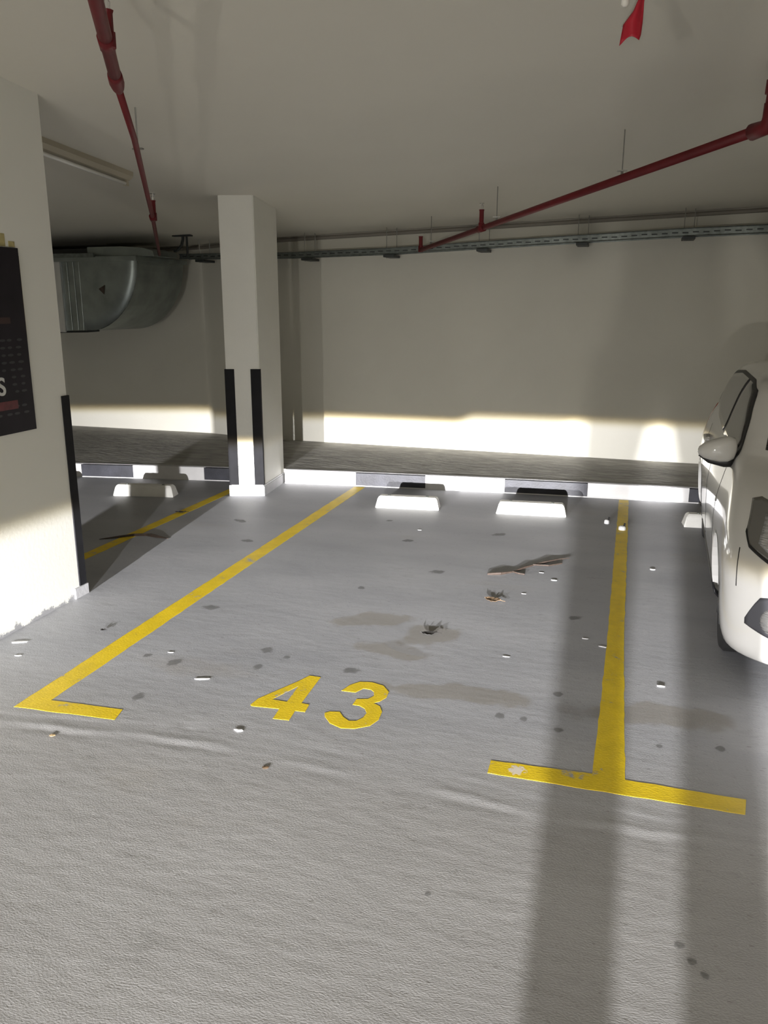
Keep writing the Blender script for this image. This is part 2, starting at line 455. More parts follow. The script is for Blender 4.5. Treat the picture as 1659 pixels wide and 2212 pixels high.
pts = WALL + [(6.5, 8.9), (-9.5, 9.5)]
prop(build('wall_back', prism(pts, 0.0, lambda x, y: cz(x, y) + 0.12), M['wall']), 'off-white wall behind the raised walkway', 'wall', kind='structure')
prop(build('wall_left', prism([(-9.5, -9.5), (-9.3, -9.5), (-9.3, 9.13), (-9.5, 9.13)], 0, lambda x, y: cz(x, y) + 0.12), M['wall']), 'side wall at the left end', 'wall', kind='structure')
prop(build('wall_right', prism([(6.3, -9.5), (6.5, -9.5), (6.5, 8.38), (6.3, 8.38)], 0, lambda x, y: cz(x, y) + 0.12), M['wall']), 'side wall at the right end', 'wall', kind='structure')
prop(build('wall_rear', prism([(-9.5, -9.5), (6.5, -9.5), (6.5, -9.3), (-9.5, -9.3)], 0, lambda x, y: cz(x, y) + 0.12), M['wall']), 'wall behind the photographer', 'wall', kind='structure')

# raised walkway and its kerb
inner = [(x, y + 0.06) for x, y in KERB]
pts = inner + [(x, y + 0.005) for x, y in reversed(WALL) if -9.0 < x < 5.5]
prop(build('walkway', prism(pts, 0.0, SW), M['sidewalk']), 'raised rough concrete walkway along the back wall', 'walkway', kind='structure')

def kerb_piece(x0, x1, z0, z1, front, back):
    xs_ = [x0] + [p[0] for p in KERB if x0 + 1e-4 < p[0] < x1 - 1e-4] + [x1]
    f = [(x, lerp_line(KERB, x) + front) for x in xs_]; bk = [(x, lerp_line(KERB, x) + back) for x in reversed(xs_)]
    return prism(f + bk, z0, z1)

kerb = empty('kerb', (-1.5, 7.3, 0))
prop(kerb, 'kerb painted in black and white blocks along the raised walkway', 'kerb')
kx = [-7.6, -6.9, -6.1, -5.215, -4.674, -3.944, -3.47, -3.13, -2.431, -1.761, -1.022, -0.283, 0.58, 1.35, 2.1, 2.9, 3.7, 4.5]
white = [True, False, True, False, True, False, None, True, False, True, False, True, False, True, False, True, False]
for x0, x1, w in zip(kx, kx[1:], white):
    if w is None: continue
    prop(build('kerb_block', kerb_piece(x0 + 0.001, x1 - 0.001, 0.0, SW - 0.006 if not w else SW, 0.0 if w else 0.003, 0.058), M['kerb_white'] if w else M['kerb_black'], kerb, world=True),
         'white painted kerb block' if w else 'black painted kerb block')
for x0, x1 in ((-7.6, -3.47), (-3.13, 4.5)):
    build('kerb_edge_line', kerb_piece(x0, x1, 0.0, 0.008, -0.008, 0.002), M['kerb_white'], kerb, world=True)
    build('kerb_nosing', kerb_piece(x0, x1, SW + 0.0005, SW + 0.003, 0.020, 0.075), M['plinth'], kerb, world=True)

# ------------------------------------------------------------------ columns
def column(name, base, label, m, guards, g_top):
    root = empty(name, (sum(p[0] for p in base) / 4, sum(p[1] for p in base) / 4, 0))
    prop(root, label, 'column')
    bm = bmesh.new()
    bm_prism(bm, base, 0.0, lambda x, y: cz(x, y) + 0.02)
    bmesh.ops.bevel(bm, geom=[e for e in bm.edges if abs(e.verts[0].co.z - e.verts[1].co.z) > 1], offset=0.006, segments=2, affect='EDGES')
    build('shaft', bm, m, root, world=True)
    for (c, d1, d2, w1, w2) in guards:
        c = Vector(c); d1 = Vector(d1).normalized(); d2 = Vector(d2).normalized(); t = 0.008
        o = c - (d1 + d2) * t            # outer corner, proud of the plaster
        L = [o, o + d1 * (w1 + t), o + d1 * (w1 + t) + d2 * t, c, o + d2 * (w2 + t) + d1 * t, o + d2 * (w2 + t)]
        build('corner_guard', prism([(p.x, p.y) for p in L], g_top[0], g_top[1]), M['rubber'], root, world=True)
    return root

# near column: only its right-hand face shows
LC = [(-3.035, 3.905), (-3.355, 3.895), (-3.33, 2.15), (-3.00, 2.16)]
col1 = column('concrete_column', LC, 'white column nearest the camera, cut off by the left edge, with flaking paint at its foot', M['column'],
              [((-3.035, 3.905), (-1, 0), (0.022, -1), 0.06, 0.055), ((-3.355, 3.895), (1, 0), (0.015, -1), 0.06, 0.06)], (0.065, 1.185))
bm = prism([(-3.022, 3.80), (-3.023, 3.92), (-3.37, 3.912), (-3.37, 3.87), (-3.05, 3.87), (-3.036, 3.80)], 0.0, 0.062)
prop(build('skirting', bm, M['plinth'], col1, world=True), 'grey painted skirting')

# middle column
MC = [(-3.106, 6.586), (-3.388, 6.50), (-3.45, 7.11), (-3.168, 7.195)]
d_f = Vector((-0.282, -0.086)).normalized(); d_s = Vector((-0.062, 0.609)).normalized()
col2 = column('concrete_column', MC, 'white column in the middle, standing against the kerb, black guards on its front corners', M['column2'],
              [((-3.106, 6.586), d_f, d_s, 0.075, 0.02), ((-3.388, 6.50), -d_f, d_s, 0.075, 0.04)], (0.10, 1.135))
c = Vector((-3.278, 6.848))
big = [tuple(Vector(p) + (Vector(p) - c).normalized() * 0.022) for p in MC]
big = [big[0], big[1], big[2], big[3]]
prop(build('plinth', prism(big, 0, 0.097), [M['plinth_white']], col2, world=True), 'white painted plinth')
# grey side of the plinth: a thin render slab on its right face
pr = [Vector(big[0]), Vector(big[3])]; nn = Vector((0.6, 0.06)).normalized()
build('plinth_render', prism([pr[0], pr[1], pr[1] + nn * 0.006, pr[0] + nn * 0.006], 0, 0.085), M['plinth'], col2, world=True)

# ------------------------------------------------------------------ painted markings
def paint_poly(name, pts, m, parent=None, hole=None, z0=0.0002, z1=0.0012):
    bm = bmesh.new()
    ring = [bm.verts.new((x, y, z1)) for x, y in pts]
    edges = [bm.edges.new((ring[i], ring[(i + 1) % len(ring)])) for i in range(len(ring))]
    if hole:
        r2 = [bm.verts.new((x, y, z1)) for x, y in hole]
        edges += [bm.edges.new((r2[i], r2[(i + 1) % len(r2)])) for i in range(len(r2))]
    bmesh.ops.triangle_fill(bm, use_beauty=True, use_dissolve=False, edges=edges)
    fs = list(bm.faces)
    r = bmesh.ops.extrude_face_region(bm, geom=fs)
    for v in [g for g in r['geom'] if isinstance(g, bmesh.types.BMVert)]: v.co.z = z0
    return build(name, bm, m, parent, world=parent is not None)

def rough_edge(pts, step=0.05, amp=0.0022, seed=1):
    r = random.Random(seed); out = []
    for i in range(len(pts)):
        a = Vector(pts[i]); b = Vector(pts[(i + 1) % len(pts)]); n = max(1, int((b - a).length / step))
        nrm = Vector((-(b - a).y, (b - a).x)).normalized()
        for k in range(n):
            p = a + (b - a) * k / n
            if k: p = p + nrm * r.uniform(-amp, amp)
            out.append((p.x, p.y))
    return out

L1 = [(-2.439, 2.595), (-1.955, 2.622), (-1.975, 2.708), (-2.325, 2.691), (-2.328, 7.175), (-2.432, 7.16)]
prop(paint_poly('parking_line', rough_edge(L1, seed=2), M['yellow']),
     'yellow L-shaped line left of the bay number, running to the kerb', 'parking line')
T1 = [(-0.397, 2.673), (0.486, 2.672), (0.50, 2.766), (0.092, 2.772), (0.074, 3.992), (0.078, 7.335), (-0.005, 7.33), (-0.010, 3.969), (-0.024, 2.778), (-0.399, 2.761)]
prop(paint_poly('parking_line', rough_edge(T1, seed=3), M['yellow']),
     'yellow T-shaped line on the right of the bay, next to the white car', 'parking line')
F1 = [(-3.395, 2.6), (-3.50, 2.6), (-3.497, 4.533), (-3.532, 5.429), (-3.535, 6.95), (-3.43, 6.95), (-3.422, 6.549), (-3.449, 5.296), (-3.42, 4.4)]
F1 = [(-3.46, 3.95), (-3.56, 3.95), (-3.54, 5.2), (-3.53, 7.03), (-3.44, 7.045), (-3.44, 6.4), (-3.45, 5.2)]
prop(paint_poly('parking_line', rough_edge(F1, seed=4), M['yellow']),
     'yellow line half in shadow behind the near column, ending at the middle column', 'parking line')

num = empty('bay_number', (-1.18, 3.03, 0)); prop(num, 'yellow stencilled bay number 43 on the floor', 'bay number')
four = [(-1.47, 2.905), (-1.462, 2.966), (-1.358, 3.174), (-1.33, 3.243), (-1.274, 3.242), (-1.264, 2.98), (-1.226, 2.978), (-1.219, 2.912), (-1.263, 2.909), (-1.256, 2.826), (-1.327, 2.82), (-1.335, 2.906), (-1.46, 2.895)]
hole = [(-1.402, 2.976), (-1.338, 3.13), (-1.329, 2.974)]
three = [(-1.136, 3.142), (-1.118, 3.205), (-1.085, 3.25), (-1.029, 3.261), (-0.97, 3.243), (-0.929, 3.192), (-0.924, 3.138), (-0.941, 3.095), (-0.965, 3.072), (-0.928, 3.051), (-0.905, 3.006), (-0.899, 2.938), (-0.919, 2.879), (-0.973, 2.839), (-1.027, 2.827), (-1.085, 2.853), (-1.125, 2.9), (-1.136, 2.927), (-1.12, 2.945), (-1.078, 2.955), (-1.049, 2.918), (-1.016, 2.893), (-0.985, 2.902), (-0.967, 2.937), (-0.965, 2.978), (-0.984, 3.013), (-1.013, 3.031), (-1.046, 3.032), (-1.046, 3.085), (-0.999, 3.10), (-0.981, 3.135), (-0.993, 3.172), (-1.012, 3.19), (-1.049, 3.191), (-1.071, 3.144)]
paint_poly('digit', four, M['yellow'], num, hole=hole)
paint_poly('digit', three, M['yellow'], num)

# ------------------------------------------------------------------ wheel stops
def wheel_stop(x0, x1, y0, y1, label):
    """tapered concrete stop, front foot from (x0,y0) to (x1,y1)"""
    A = Vector((x0, y0)); B = Vector((x1, y1)); L = (B - A).length; ang = math.atan2(B.y - A.y, B.x - A.x)
    mid = (A + B) / 2
    nrm = Vector((-math.sin(ang), math.cos(ang)))
    ctr = mid + nrm * 0.07
    root = empty('wheel_stop', (ctr.x, ctr.y, 0), ang)
    prop(root, label, 'wheel stop', 'white concrete wheel stops in front of the kerb')
    bm = bmesh.new(); h = 0.10; w = 0.07; tw = 0.045; tl = 0.02
    rings = []
    for z, ww, ll in ((0.0, w, L / 2), (h * 0.82, tw + 0.006, L / 2 - tl), (h, tw - 0.008, L / 2 - tl - 0.015)):
        rings.append([bm.verts.new((sx * ll, sy * ww, z)) for sx, sy in ((-1, -1), (1, -1), (1, 1), (-1, 1))])
    for a, b in zip(rings, rings[1:]):
        for k in range(4): bm.faces.new((a[k], a[(k + 1) % 4], b[(k + 1) % 4], b[k]))
    bm.faces.new(rings[0]); bm.faces.new(rings[-1])
    bmesh.ops.bevel(bm, geom=list(bm.edges), offset=0.004, segments=2, affect='EDGES')
    build('block', bm, M['stop'], root)
    for sx in (-1, 1):
        build('fixing_bolt', tube([(sx * L * 0.3, 0, h - 0.004), (sx * L * 0.3, 0, h + 0.004)], 0.013, 8), M['galv'], root)
    return root
wheel_stop(-5.52, -4.97, 5.93, 6.04, 'white wheel stop hidden behind the near column')
wheel_stop(-4.407, -3.85, 6.17, 6.27, 'white wheel stop standing alone left of the middle column, mostly in shadow')
wheel_stop(-1.998, -1.453, 6.43, 6.49, 'bright white wheel stop nearer the middle column in bay 43')
wheel_stop(-0.976, -0.407, 6.52, 6.565, 'bright white wheel stop nearer the yellow T line in bay 43')
wheel_stop(0.495, 1.05, 6.525, 6.57, 'white wheel stop partly hidden behind the white car')

# ------------------------------------------------------------------ red sprinkler pipes
def hanger(p_top, p_bot, parent, r=0.004, clamp=0.03):
    h = build('hanger_rod', tube([p_top, p_bot], r, 6), M['rod'], parent, world=True)
    bm = bmesh.new(); x, y, z = p_bot
    bm_box(bm, (x - clamp, y - 0.012, z - 0.004), (x + clamp, y + 0.012, z + 0.004))
    bm_tube(bm, [(x, y, z - 0.004), (x, y, z - 0.03)], 0.009, 6)
    build('clamp', bm, M['rod'], h, world=True)
    return h

def sprinkler(p, parent, h=0.14, top=True):
    """upright branch with a brass head under a little plate"""
    x, y, z = p
    s = build('riser', tube([(x, y, z - 0.02), (x, y, z + h * 0.3), (x, y, z + h * 0.3 + 0.001), (x, y, z + h * 0.9), (x, y, z + h)], 0.016, 10,
                            radii=[0.024, 0.024, 0.019, 0.019, 0.023]), M['red'], parent, world=True)
    if top:
        bm = bmesh.new()
        bm_tube(bm, [(x, y, z + h), (x, y, z + h + 0.05)], 0.006, 6)
        bm_tube(bm, [(x, y, z + h + 0.048), (x, y, z + h + 0.053)], 0.022, 12)
        bm_tube(bm, [(x - 0.012, y, z + h), (x - 0.014, y, z + h + 0.025), (x, y, z + h + 0.05)], 0.003, 5)
        bm_tube(bm, [(x + 0.012, y, z + h), (x + 0.014, y, z + h + 0.025), (x, y, z + h + 0.05)], 0.003, 5)
        build('sprinkler_head', bm, M['chrome'], s, world=True)
    return s

# right-hand pipe
A = Vector((0.555, 4.60, cz(0.555, 4.60) - 0.28)); B = Vector((-2.085, 8.27, cz(-2.085, 8.27) - 0.275))
def onp(A, B, y): t = (y - A.y) / (B.y - A.y); return A + (B - A) * t
rp = empty('sprinkler_pipe', tuple(A)); prop(rp, 'thin red sprinkler pipe running diagonally from the right edge to the cable tray', 'pipe')
build('pipe', tube([A, B], 0.023, 14, radii=[0.026, 0.021]), M['red'], rp, True, world=True)
build('elbow', tube([A + (B - A).normalized() * 0.10, A, A + Vector((0.01, -0.015, 0.035)), A + Vector((0.012, -0.02, 0.1))], 0.04, 14), M['red'], rp, True, world=True)
top = A + Vector((0.02, -0.03, 0)); top.z = cz(top.x, top.y)
build('riser', tube([A + Vector((0.012, -0.02, 0.08)), top], 0.036, 14), M['red'], rp, True, world=True)
build('coupling', tube([A + Vector((0.014, -0.022, 0.14)), A + Vector((0.016, -0.025, 0.20))], 0.045, 14), M['red'], rp, True, world=True)
for y, xoff in ((5.55, 0.0), (6.92, 0.0), (8.05, 0.0)):
    p = onp(A, B, y)
    hanger((p.x, p.y, cz(p.x, p.y)), (p.x, p.y, p.z + 0.045), rp)
p = onp(A, B, 7.15); sprinkler(tuple(p), rp, 0.15)
build('coupling', tube([p - (B - A).normalized() * 0.05, p + (B - A).normalized() * 0.05], 0.031, 12), M['red'], rp, True, world=True)
sprinkler(tuple(B), rp, 0.13, False)

# left-hand pipe: stout near the camera, reduced further on
A = Vector((-1.69, 2.49, 2.612)); B = Vector((-2.064, 3.138, 2.562)); Cc = Vector((-2.502, 3.93, 2.50)); D = Vector((-3.66, 5.93, 2.342)); E2 = Vector((-4.80, 7.86, 2.19))
A0 = A + (A - B) * 2.2
lp = empty('sprinkler_pipe', tuple(B)); prop(lp, 'red sprinkler pipe overhead on the left, thicker near the camera, ending above the duct', 'pipe')
build('main_pipe', tube([A0, A, B], 0.029, 16, radii=[0.025, 0.025, 0.025]), M['red'], lp, True, world=True)
d = (D - B).normalized()
build('reducer', tube([B - d * 0.06, B - d * 0.02, B + d * 0.04, B + d * 0.10, B + d * 0.14], 0.03, 16, radii=[0.027, 0.030, 0.031, 0.026, 0.019]), M['red'], lp, True, world=True)
build('pipe', tube([B + d * 0.1, Cc, D, E2], 0.018, 14, radii=[0.016, 0.016, 0.016, 0.016]), M['red'], lp, True, world=True)
p = A + (B - A) * 0.48; sprinkler((p.x + 0.012, p.y, p.z + 0.0), lp, 0.10)
build('coupling', tube([p - d * 0.05, p + d * 0.05], 0.029, 14), M['red'], lp, True, world=True)
p = D + (E2 - D) * 0.0; p = onp(D, E2, 5.95); sprinkler((p.x + 0.01, p.y, p.z), lp, 0.13)
build('coupling', tube([p - d * 0.08, p + d * 0.05], 0.026, 14), M['red'], lp, True, world=True)
p = onp(Cc, D, 4.25); hanger((p.x, p.y, cz(p.x, p.y)), (p.x, p.y, p.z + 0.04), lp)

# ------------------------------------------------------------------ cable tray along the wall
TR = [(-4.97, 8.56, 2.21), (-4.90, 8.557, 2.21), (-3.632, 8.505, 2.200), (-2.431, 8.455, 2.222), (-1.467, 8.415, 2.262), (-0.53, 8.378, 2.296), (0.427, 8.338, 2.330), (1.10, 8.31, 2.342), (3.2, 8.22, 2.40)]
tray = empty('cable_tray', (-1.5, 8.4, 2.26)); prop(tray, 'galvanised cable tray hung along the top of the back wall', 'cable tray')
def tray_pt(x, dy=0.0, dz=0.0):
    for a, b in zip(TR, TR[1:]):
        if a[0] <= x <= b[0]:
            t = (x - a[0]) / (b[0] - a[0]); return (x, a[1] + t * (b[1] - a[1]) + dy, a[2] + t * (b[2] - a[2]) + dz)
def strip_rail(dy, h, t):
    bm = bmesh.new(); prev = None
    for i, p in enumerate(TR):
        sc_ = 0.024 + 0.010 * max(0, min(1, (p[0] + 4) / 5))
        r = [bm.verts.new((p[0], p[1] + dy + q[0] * t, p[2] + q[1] * sc_ * h)) for q in ((0, -1), (1, -1), (1, 1), (0, 1))]
        if prev:
            for k in range(4): bm.faces.new((prev[k], prev[(k + 1) % 4], r[(k + 1) % 4], r[k]))
        else: bm.faces.new(r)
        prev = r
    bm.faces.new(prev); return bm
build('side_rail', strip_rail(0.0, 1.0, 0.004), M['galv'], tray, world=True)
build('side_rail', strip_rail(0.2, 1.0, 0.004), M['galv'], tray, world=True)
# rail lips and the row of pressed slots
bm = bmesh.new()
for dz in (-1, 1):
    for a, b in zip(TR, TR[1:]):
        s0 = 0.024 + 0.010 * max(0, min(1, (a[0] + 4) / 5)); s1 = 0.024 + 0.010 * max(0, min(1, (b[0] + 4) / 5))
        bm_tube(bm, [(a[0], a[1] - 0.006, a[2] + dz * s0), (b[0], b[1] - 0.006, b[2] + dz * s1)], 0.006, 6)
build('rail_lip', bm, M['galv'], tray, world=True)
rr = random.Random(9)
x = -4.93
slot = None; i = 0
while x < 3.1 and i < 290:
    p = tray_pt(x, -0.001); q = tray_pt(x + 0.055, -0.001)
    bm = bmesh.new(); bm_box(bm, (0, -0.004, -0.005), (0.052, 0.001, 0.006))
    if slot is None:
        slot = build('slot', bm, M['dark_metal'], tray); ob = slot
    else:
        bm.free(); ob = slot.copy(); COL.objects.link(ob); ob.parent = tray
    ob.location = (p[0] + 1.5, p[1] - 8.4, p[2] - 2.26 + rr.uniform(-0.004, 0.004)); x += 0.09; i += 1
x = -4.93; rung = None
while x < 3.1:
    p = tray_pt(x)
    if rung is None:
        rung = build('rung', box((-0.012, 0.0, -0.02), (0.012, 0.2, -0.012)), M['galv'], tray); ob = rung
    else:
        ob = rung.copy(); COL.objects.link(ob); ob.parent = tray
    ob.location = (p[0] + 1.5, p[1] - 8.4, p[2] - 2.26); x += 0.28
# cables lying in the tray
for k, (dy, col) in enumerate(((0.05, 'dark_metal'), (0.08, 'galv'), (0.12, 'dark_metal'))):
    pts = []
    x = -4.96
    while x < 3.1:
        p = tray_pt(x, dy + 0.008 * math.sin(x * 3 + k), 0.004 + 0.004 * math.sin(x * 5 + k)); pts.append(p); x += 0.25
    build('cable', tube(pts, 0.008, 6), M[col], tray, world=True)
for hx in (-3.40, -2.47, -1.49, -0.52, 0.44, 1.4, 2.4, -4.7):
    p = tray_pt(hx)
    br = build('bracket', box((p[0] - 0.055, p[1] - 0.03, p[2] - 0.062), (p[0] + 0.055, p[1] + 0.23, p[2] - 0.036), 0.004), M['dark_metal'], tray, world=True)
    for dx in (-0.045, 0.045):
        build('threaded_rod', tube([(p[0] + dx, p[1] + 0.1 + dx * 0.8, p[2] - 0.07), (p[0] + dx, p[1] + 0.1 + dx * 0.8, cz(p[0], p[1] + 0.1))], 0.0035, 6), M['rod'], br, world=True)
# thin conduit along the wall-ceiling joint
bm = bmesh.new()
pts = []
for x in [-6.4, -5.2, -4.95, -4.45, -3.84, -2.445, -0.209, 0.79, 3.2, 6.2]:
    y = lerp_line(WALL, x) - 0.022; pts.append((x, y, cz(x, y) - 0.03))
cd = build('trim_1', tube(pts, 0.02, 8), mat('grey_joint_filler', (0.23, 0.21, 0.18), 0.7), smooth=True)
prop(cd, 'grey strip along the joint of back wall and ceiling', 'trim', kind='structure')

# ------------------------------------------------------------------ ventilation duct
duct = empty('ventilation_duct', (-5.5, 8.6, 1.4)); prop(duct, 'large galvanised duct elbow hanging behind the near column', 'duct')
ARC = [(-5.76 + 0.69 * math.sin(i * math.pi / 36), 2.165 - 0.765 * math.cos(i * math.pi / 36)) for i in range(19)]
pr = [(-8.2, 1.33)] + ARC + [(-8.2, 2.17)]
bm = bmesh.new()
f0 = [bm.verts.new((x, 7.86, z)) for x, z in pr]; f1 = [bm.verts.new((x, 8.80, z)) for x, z in pr]
bm.faces.new(f0); bm.faces.new(f1)
for i in range(len(pr)): bm.faces.new((f0[i], f0[(i + 1) % len(pr)], f1[(i + 1) % len(pr)], f1[i]))
build('elbow_body', bm, M['duct'], duct, world=True)
# slightly domed front cheek of the elbow; its rolled edge catches the light
bm = bmesh.new(); rings = []
for k, (f, yy) in enumerate(((1.0, 7.858), (0.97, 7.838), (0.91, 7.822), (0.82, 7.812), (0.70, 7.806))):
    rings.append([bm.verts.new((-5.76 + 0.69 * f * math.sin(i * math.pi / 36), yy, 2.165 - 0.765 * f * math.cos(i * math.pi / 36))) for i in range(19)] + [bm.verts.new((-5.76, yy, 2.165))])
for a, b in zip(rings, rings[1:]):
    for i in range(18): bm.faces.new((a[i], a[i + 1], b[i + 1], b[i]))
bm.faces.new(rings[-1][:19] + [rings[-1][19]])
for r_ in rings[:-1]: bm.verts.remove(r_[19])
build('cheek_panel', bm, M['duct'], duct, True, world=True)
bm = bmesh.new(); bm_tube(bm, [(-8.2, 7.855, 1.325), (-6.2, 7.855, 1.385), (-5.76, 7.855, 1.395), (-5.62, 7.87, 1.405)], 0.012, 6); build('bottom_seam', bm, M['dark_metal'], duct, world=True)
bm = bmesh.new(); bm_tube(bm, [(x, 7.857, z) for x, z in ARC[3:]], 0.005, 6); build('rolled_edge', bm, M['galv'], duct, True, world=True)
for x in (-5.95, -5.87, -5.80):
    build('rib', tube([(x, 7.855, 1.41), (x, 7.855, 2.13)], 0.004, 6), M['duct'], duct, world=True)
build('foil_tape', box((-6.26, 7.83, 1.385), (-6.02, 8.805, 2.14), 0.008), M['foil'], duct, world=True)
build('top_flange', box((-8.2, 7.80, 2.132), (-5.05, 8.86, 2.182), 0.006), M['duct'], duct, world=True)
build('flange_edge', box((-8.2, 7.78, 2.172), (-5.55, 7.80, 2.215), 0.004), M['galv'], duct, world=True)
bm = bmesh.new()
prf = [(-5.72, 2.183), (-4.90, 2.183), (-4.92, 2.235), (-5.05, 2.268), (-5.3, 2.285), (-5.72, 2.285)]
f0 = [bm.verts.new((x, 7.92, z)) for x, z in prf]; f1 = [bm.verts.new((x, 8.40, z)) for x, z in prf]
bm.faces.new(f0); bm.faces.new(f1)
for i in range(len(prf)): bm.faces.new((f0[i], f0[(i + 1) % len(prf)], f1[(i + 1) % len(prf)], f1[i]))
build('upper_duct', bm, M['duct'], duct, world=True)
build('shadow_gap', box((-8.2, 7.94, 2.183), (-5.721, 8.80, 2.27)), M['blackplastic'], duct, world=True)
bm = bmesh.new()
a = [bm.verts.new((-5.53, yy, 1.845)) for yy in (7.796, 7.806)]; b = [bm.verts.new((-5.455, yy, 1.885)) for yy in (7.796, 7.806)]; c3 = [bm.verts.new((-5.47, yy, 1.79)) for yy in (7.796, 7.806)]
bm.faces.new((a[0], b[0], c3[0])); bm.faces.new((a[1], b[1], c3[1]))
for p, q in ((a, b), (b, c3), (c3, a)): bm.faces.new((p[0], q[0], q[1], p[1]))
prop(build('sticker', bm, M['bark'], duct, world=True), 'small dark brown triangular sticker')

# curved strap bracket holding the duct to the ceiling
br = empty('duct_bracket', (-4.76, 8.30, 2.4)); prop(br, 'dark curved strap bracket between ceiling and end of the duct', 'bracket')
zc = cz(-4.75, 8.28)
pts = [(-4.88, 8.30, 2.256), (-4.85, 8.29, 2.252), (-4.82, 8.28, 2.262), (-4.775, 8.28, 2.31), (-4.755, 8.28, 2.37), (-4.752, 8.28, zc)]
build('strap', tube(pts, 0.016, 8), M['dark_metal'], br, world=True)
build('ceiling_plate', box((-4.87, 8.25, zc - 0.014), (-4.65, 8.31, zc + 0.004)), M['dark_metal'], br, world=True)
build('rod', tube([(-4.72, 8.30, 2.20), (-4.72, 8.30, zc)], 0.012, 8), M['dark_metal'], br, world=True)

# ------------------------------------------------------------------ unlit ceiling batten
bt = empty('ceiling_batten', (-3.6, 5.0, 2.6)); prop(bt, 'unlit fluorescent batten on the ceiling behind the near column', 'ceiling light')
P0 = Vector((-3.600, 4.20)); P1 = Vector((-3.625, 5.56))
dd = (P1 - P0).normalized(); nn = Vector((-dd.y, dd.x))
def quad(w0, w1, e=0.0): 
    a = P0 - dd * e; b = P1 + dd * e
    return [a + nn * w0, b + nn * w0, b + nn * w1, a + nn * w1]
bm = bmesh.new(); ring = []
sec = [(-0.055, 0.0), (0.055, 0.0), (0.055, -0.035), (0.025, -0.058), (-0.025, -0.058), (-0.055, -0.035)]
for P in (P0, P1):
    ring.append([bm.verts.new((P.x + nn.x * w, P.y + nn.y * w, cz(P.x + nn.x * w, P.y + nn.y * w) + 0.002 + h)) for w, h in sec])
for k in range(6): bm.faces.new((ring[0][k], ring[0][(k + 1) % 6], ring[1][(k + 1) % 6], ring[1][k]))
bm.faces.new(ring[0]); bm.faces.new(ring[1])
build('housing', bm, M['batten'], bt, world=True)
a = P0 + dd * 0.03; b = P1 - dd * 0.03
build('fluorescent_tube', tube([(a.x, a.y, cz(a.x, a.y) - 0.078), (b.x, b.y, cz(b.x, b.y) - 0.078)], 0.013, 12), M['tube'], bt, True, world=True)
for P in (P0 + dd * 0.015, P1 - dd * 0.015):
    build('lamp_holder', box((P.x - 0.016, P.y - 0.012, cz(P.x, P.y) - 0.094), (P.x + 0.016, P.y + 0.012, cz(P.x, P.y) - 0.05), 0.003), M['batten'], bt, world=True)

# ------------------------------------------------------------------ poster on the near column
ps = empty('notice_board', (-3.12, 3.4, 1.5)); prop(ps, 'dark printed notice board fixed to the near column at the left edge', 'notice board')
def face_x(y): return -3.00 + (y - 2.16) / (3.905 - 2.16) * (-0.035)
def on_col(y0, y1, z0, z1, t0, t1):
    y0 *= 0.967; y1 *= 0.967; z0 = 1.68 + (z0 - 1.68) * 0.967; z1 = 1.68 + (z1 - 1.68) * 0.967
    return prism([(face_x(y0) + t0, y0), (face_x(y1) + t0, y1), (face_x(y1) + t1, y1), (face_x(y0) + t1, y0)], z0, z1)
build('panel', on_col(2.70, 3.737, 1.015, 1.968, 0.0005, 0.009), M['poster'], ps, world=True)
def dash(y, z, w, h):
    return on_col(y - w / 2, y + w / 2, z - h / 2, z + h / 2, 0.009, 0.0105)
rr = random.Random(5)
bm = bmesh.new()
for r in range(11):
    z = 1.506 - r * 0.037
    for y in (3.40, 3.47, 3.54, 3.605, 3.665):
        if r in (5, 6, 7, 8) and y < 3.56: continue
        if r == 8: continue
        yy = (y + rr.uniform(-0.01, 0.01)) * 0.967; w = rr.uniform(0.03, 0.045); x = face_x(yy)
        vs = [bm.verts.new((x + (0.0098 if k < 9 else 0.0), yy + w / 2 * math.cos(k * math.pi / 4), z + 0.007 * math.sin(k * math.pi / 4))) for k in range(8)]
        bm.faces.new(vs)
prop(build('small_print', bm, M['poster_grey'], ps, world=True), 'blurred grey small print', kind='stuff')
build('red_bar', dash(3.40, 1.165, 0.42, 0.045), M['poster_red'], ps, world=True)
build('red_heading', dash(3.44, 1.60, 0.36, 0.032), mat('dim_red_print', (0.035, 0.012, 0.011), 0.4), ps, world=True)
build('red_mark', dash(3.40, 1.345, 0.16, 0.03), mat('dim_orange_print', (0.13, 0.03, 0.014), 0.4), ps, world=True)
# the letter at the edge of the picture
cu = bpy.data.curves.new('letter', 'FONT'); cu.body = 'S'; cu.size = 0.125; cu.extrude = 0.0015; cu.align_x = 'CENTER'; cu.offset = 0.002
to = bpy.data.objects.new('letter', cu); COL.objects.link(to)
bpy.context.view_layer.update()
me = bpy.data.meshes.new_from_object(to.evaluated_get(bpy.context.evaluated_depsgraph_get()))
bpy.data.objects.remove(to)
me.transform(Matrix.Translation((face_x(3.39) + 0.0105, 3.385, 1.238)) @ Matrix(((0, 0, 1, 0), (1, 0, 0, 0), (0, 1, 0, 0), (0, 0, 0, 1))))
me.materials.clear(); me.materials.append(M['poster_white'])
o = bpy.data.objects.new('letter', me); COL.objects.link(o); o.parent = ps; o.matrix_parent_inverse = parent_world(ps).inverted()
build('adhesive_patch', on_col(3.45, 3.655, 1.972, 2.035, 0.0, 0.002), M['glue'], ps, world=True)
build('adhesive_patch', on_col(3.68, 3.725, 1.972, 2.0, 0.0, 0.002), M['glue'], ps, world=True)
build('adhesive_line', on_col(3.738, 3.747, 1.50, 1.93, 0.0, 0.002), M['glue'], ps, world=True)

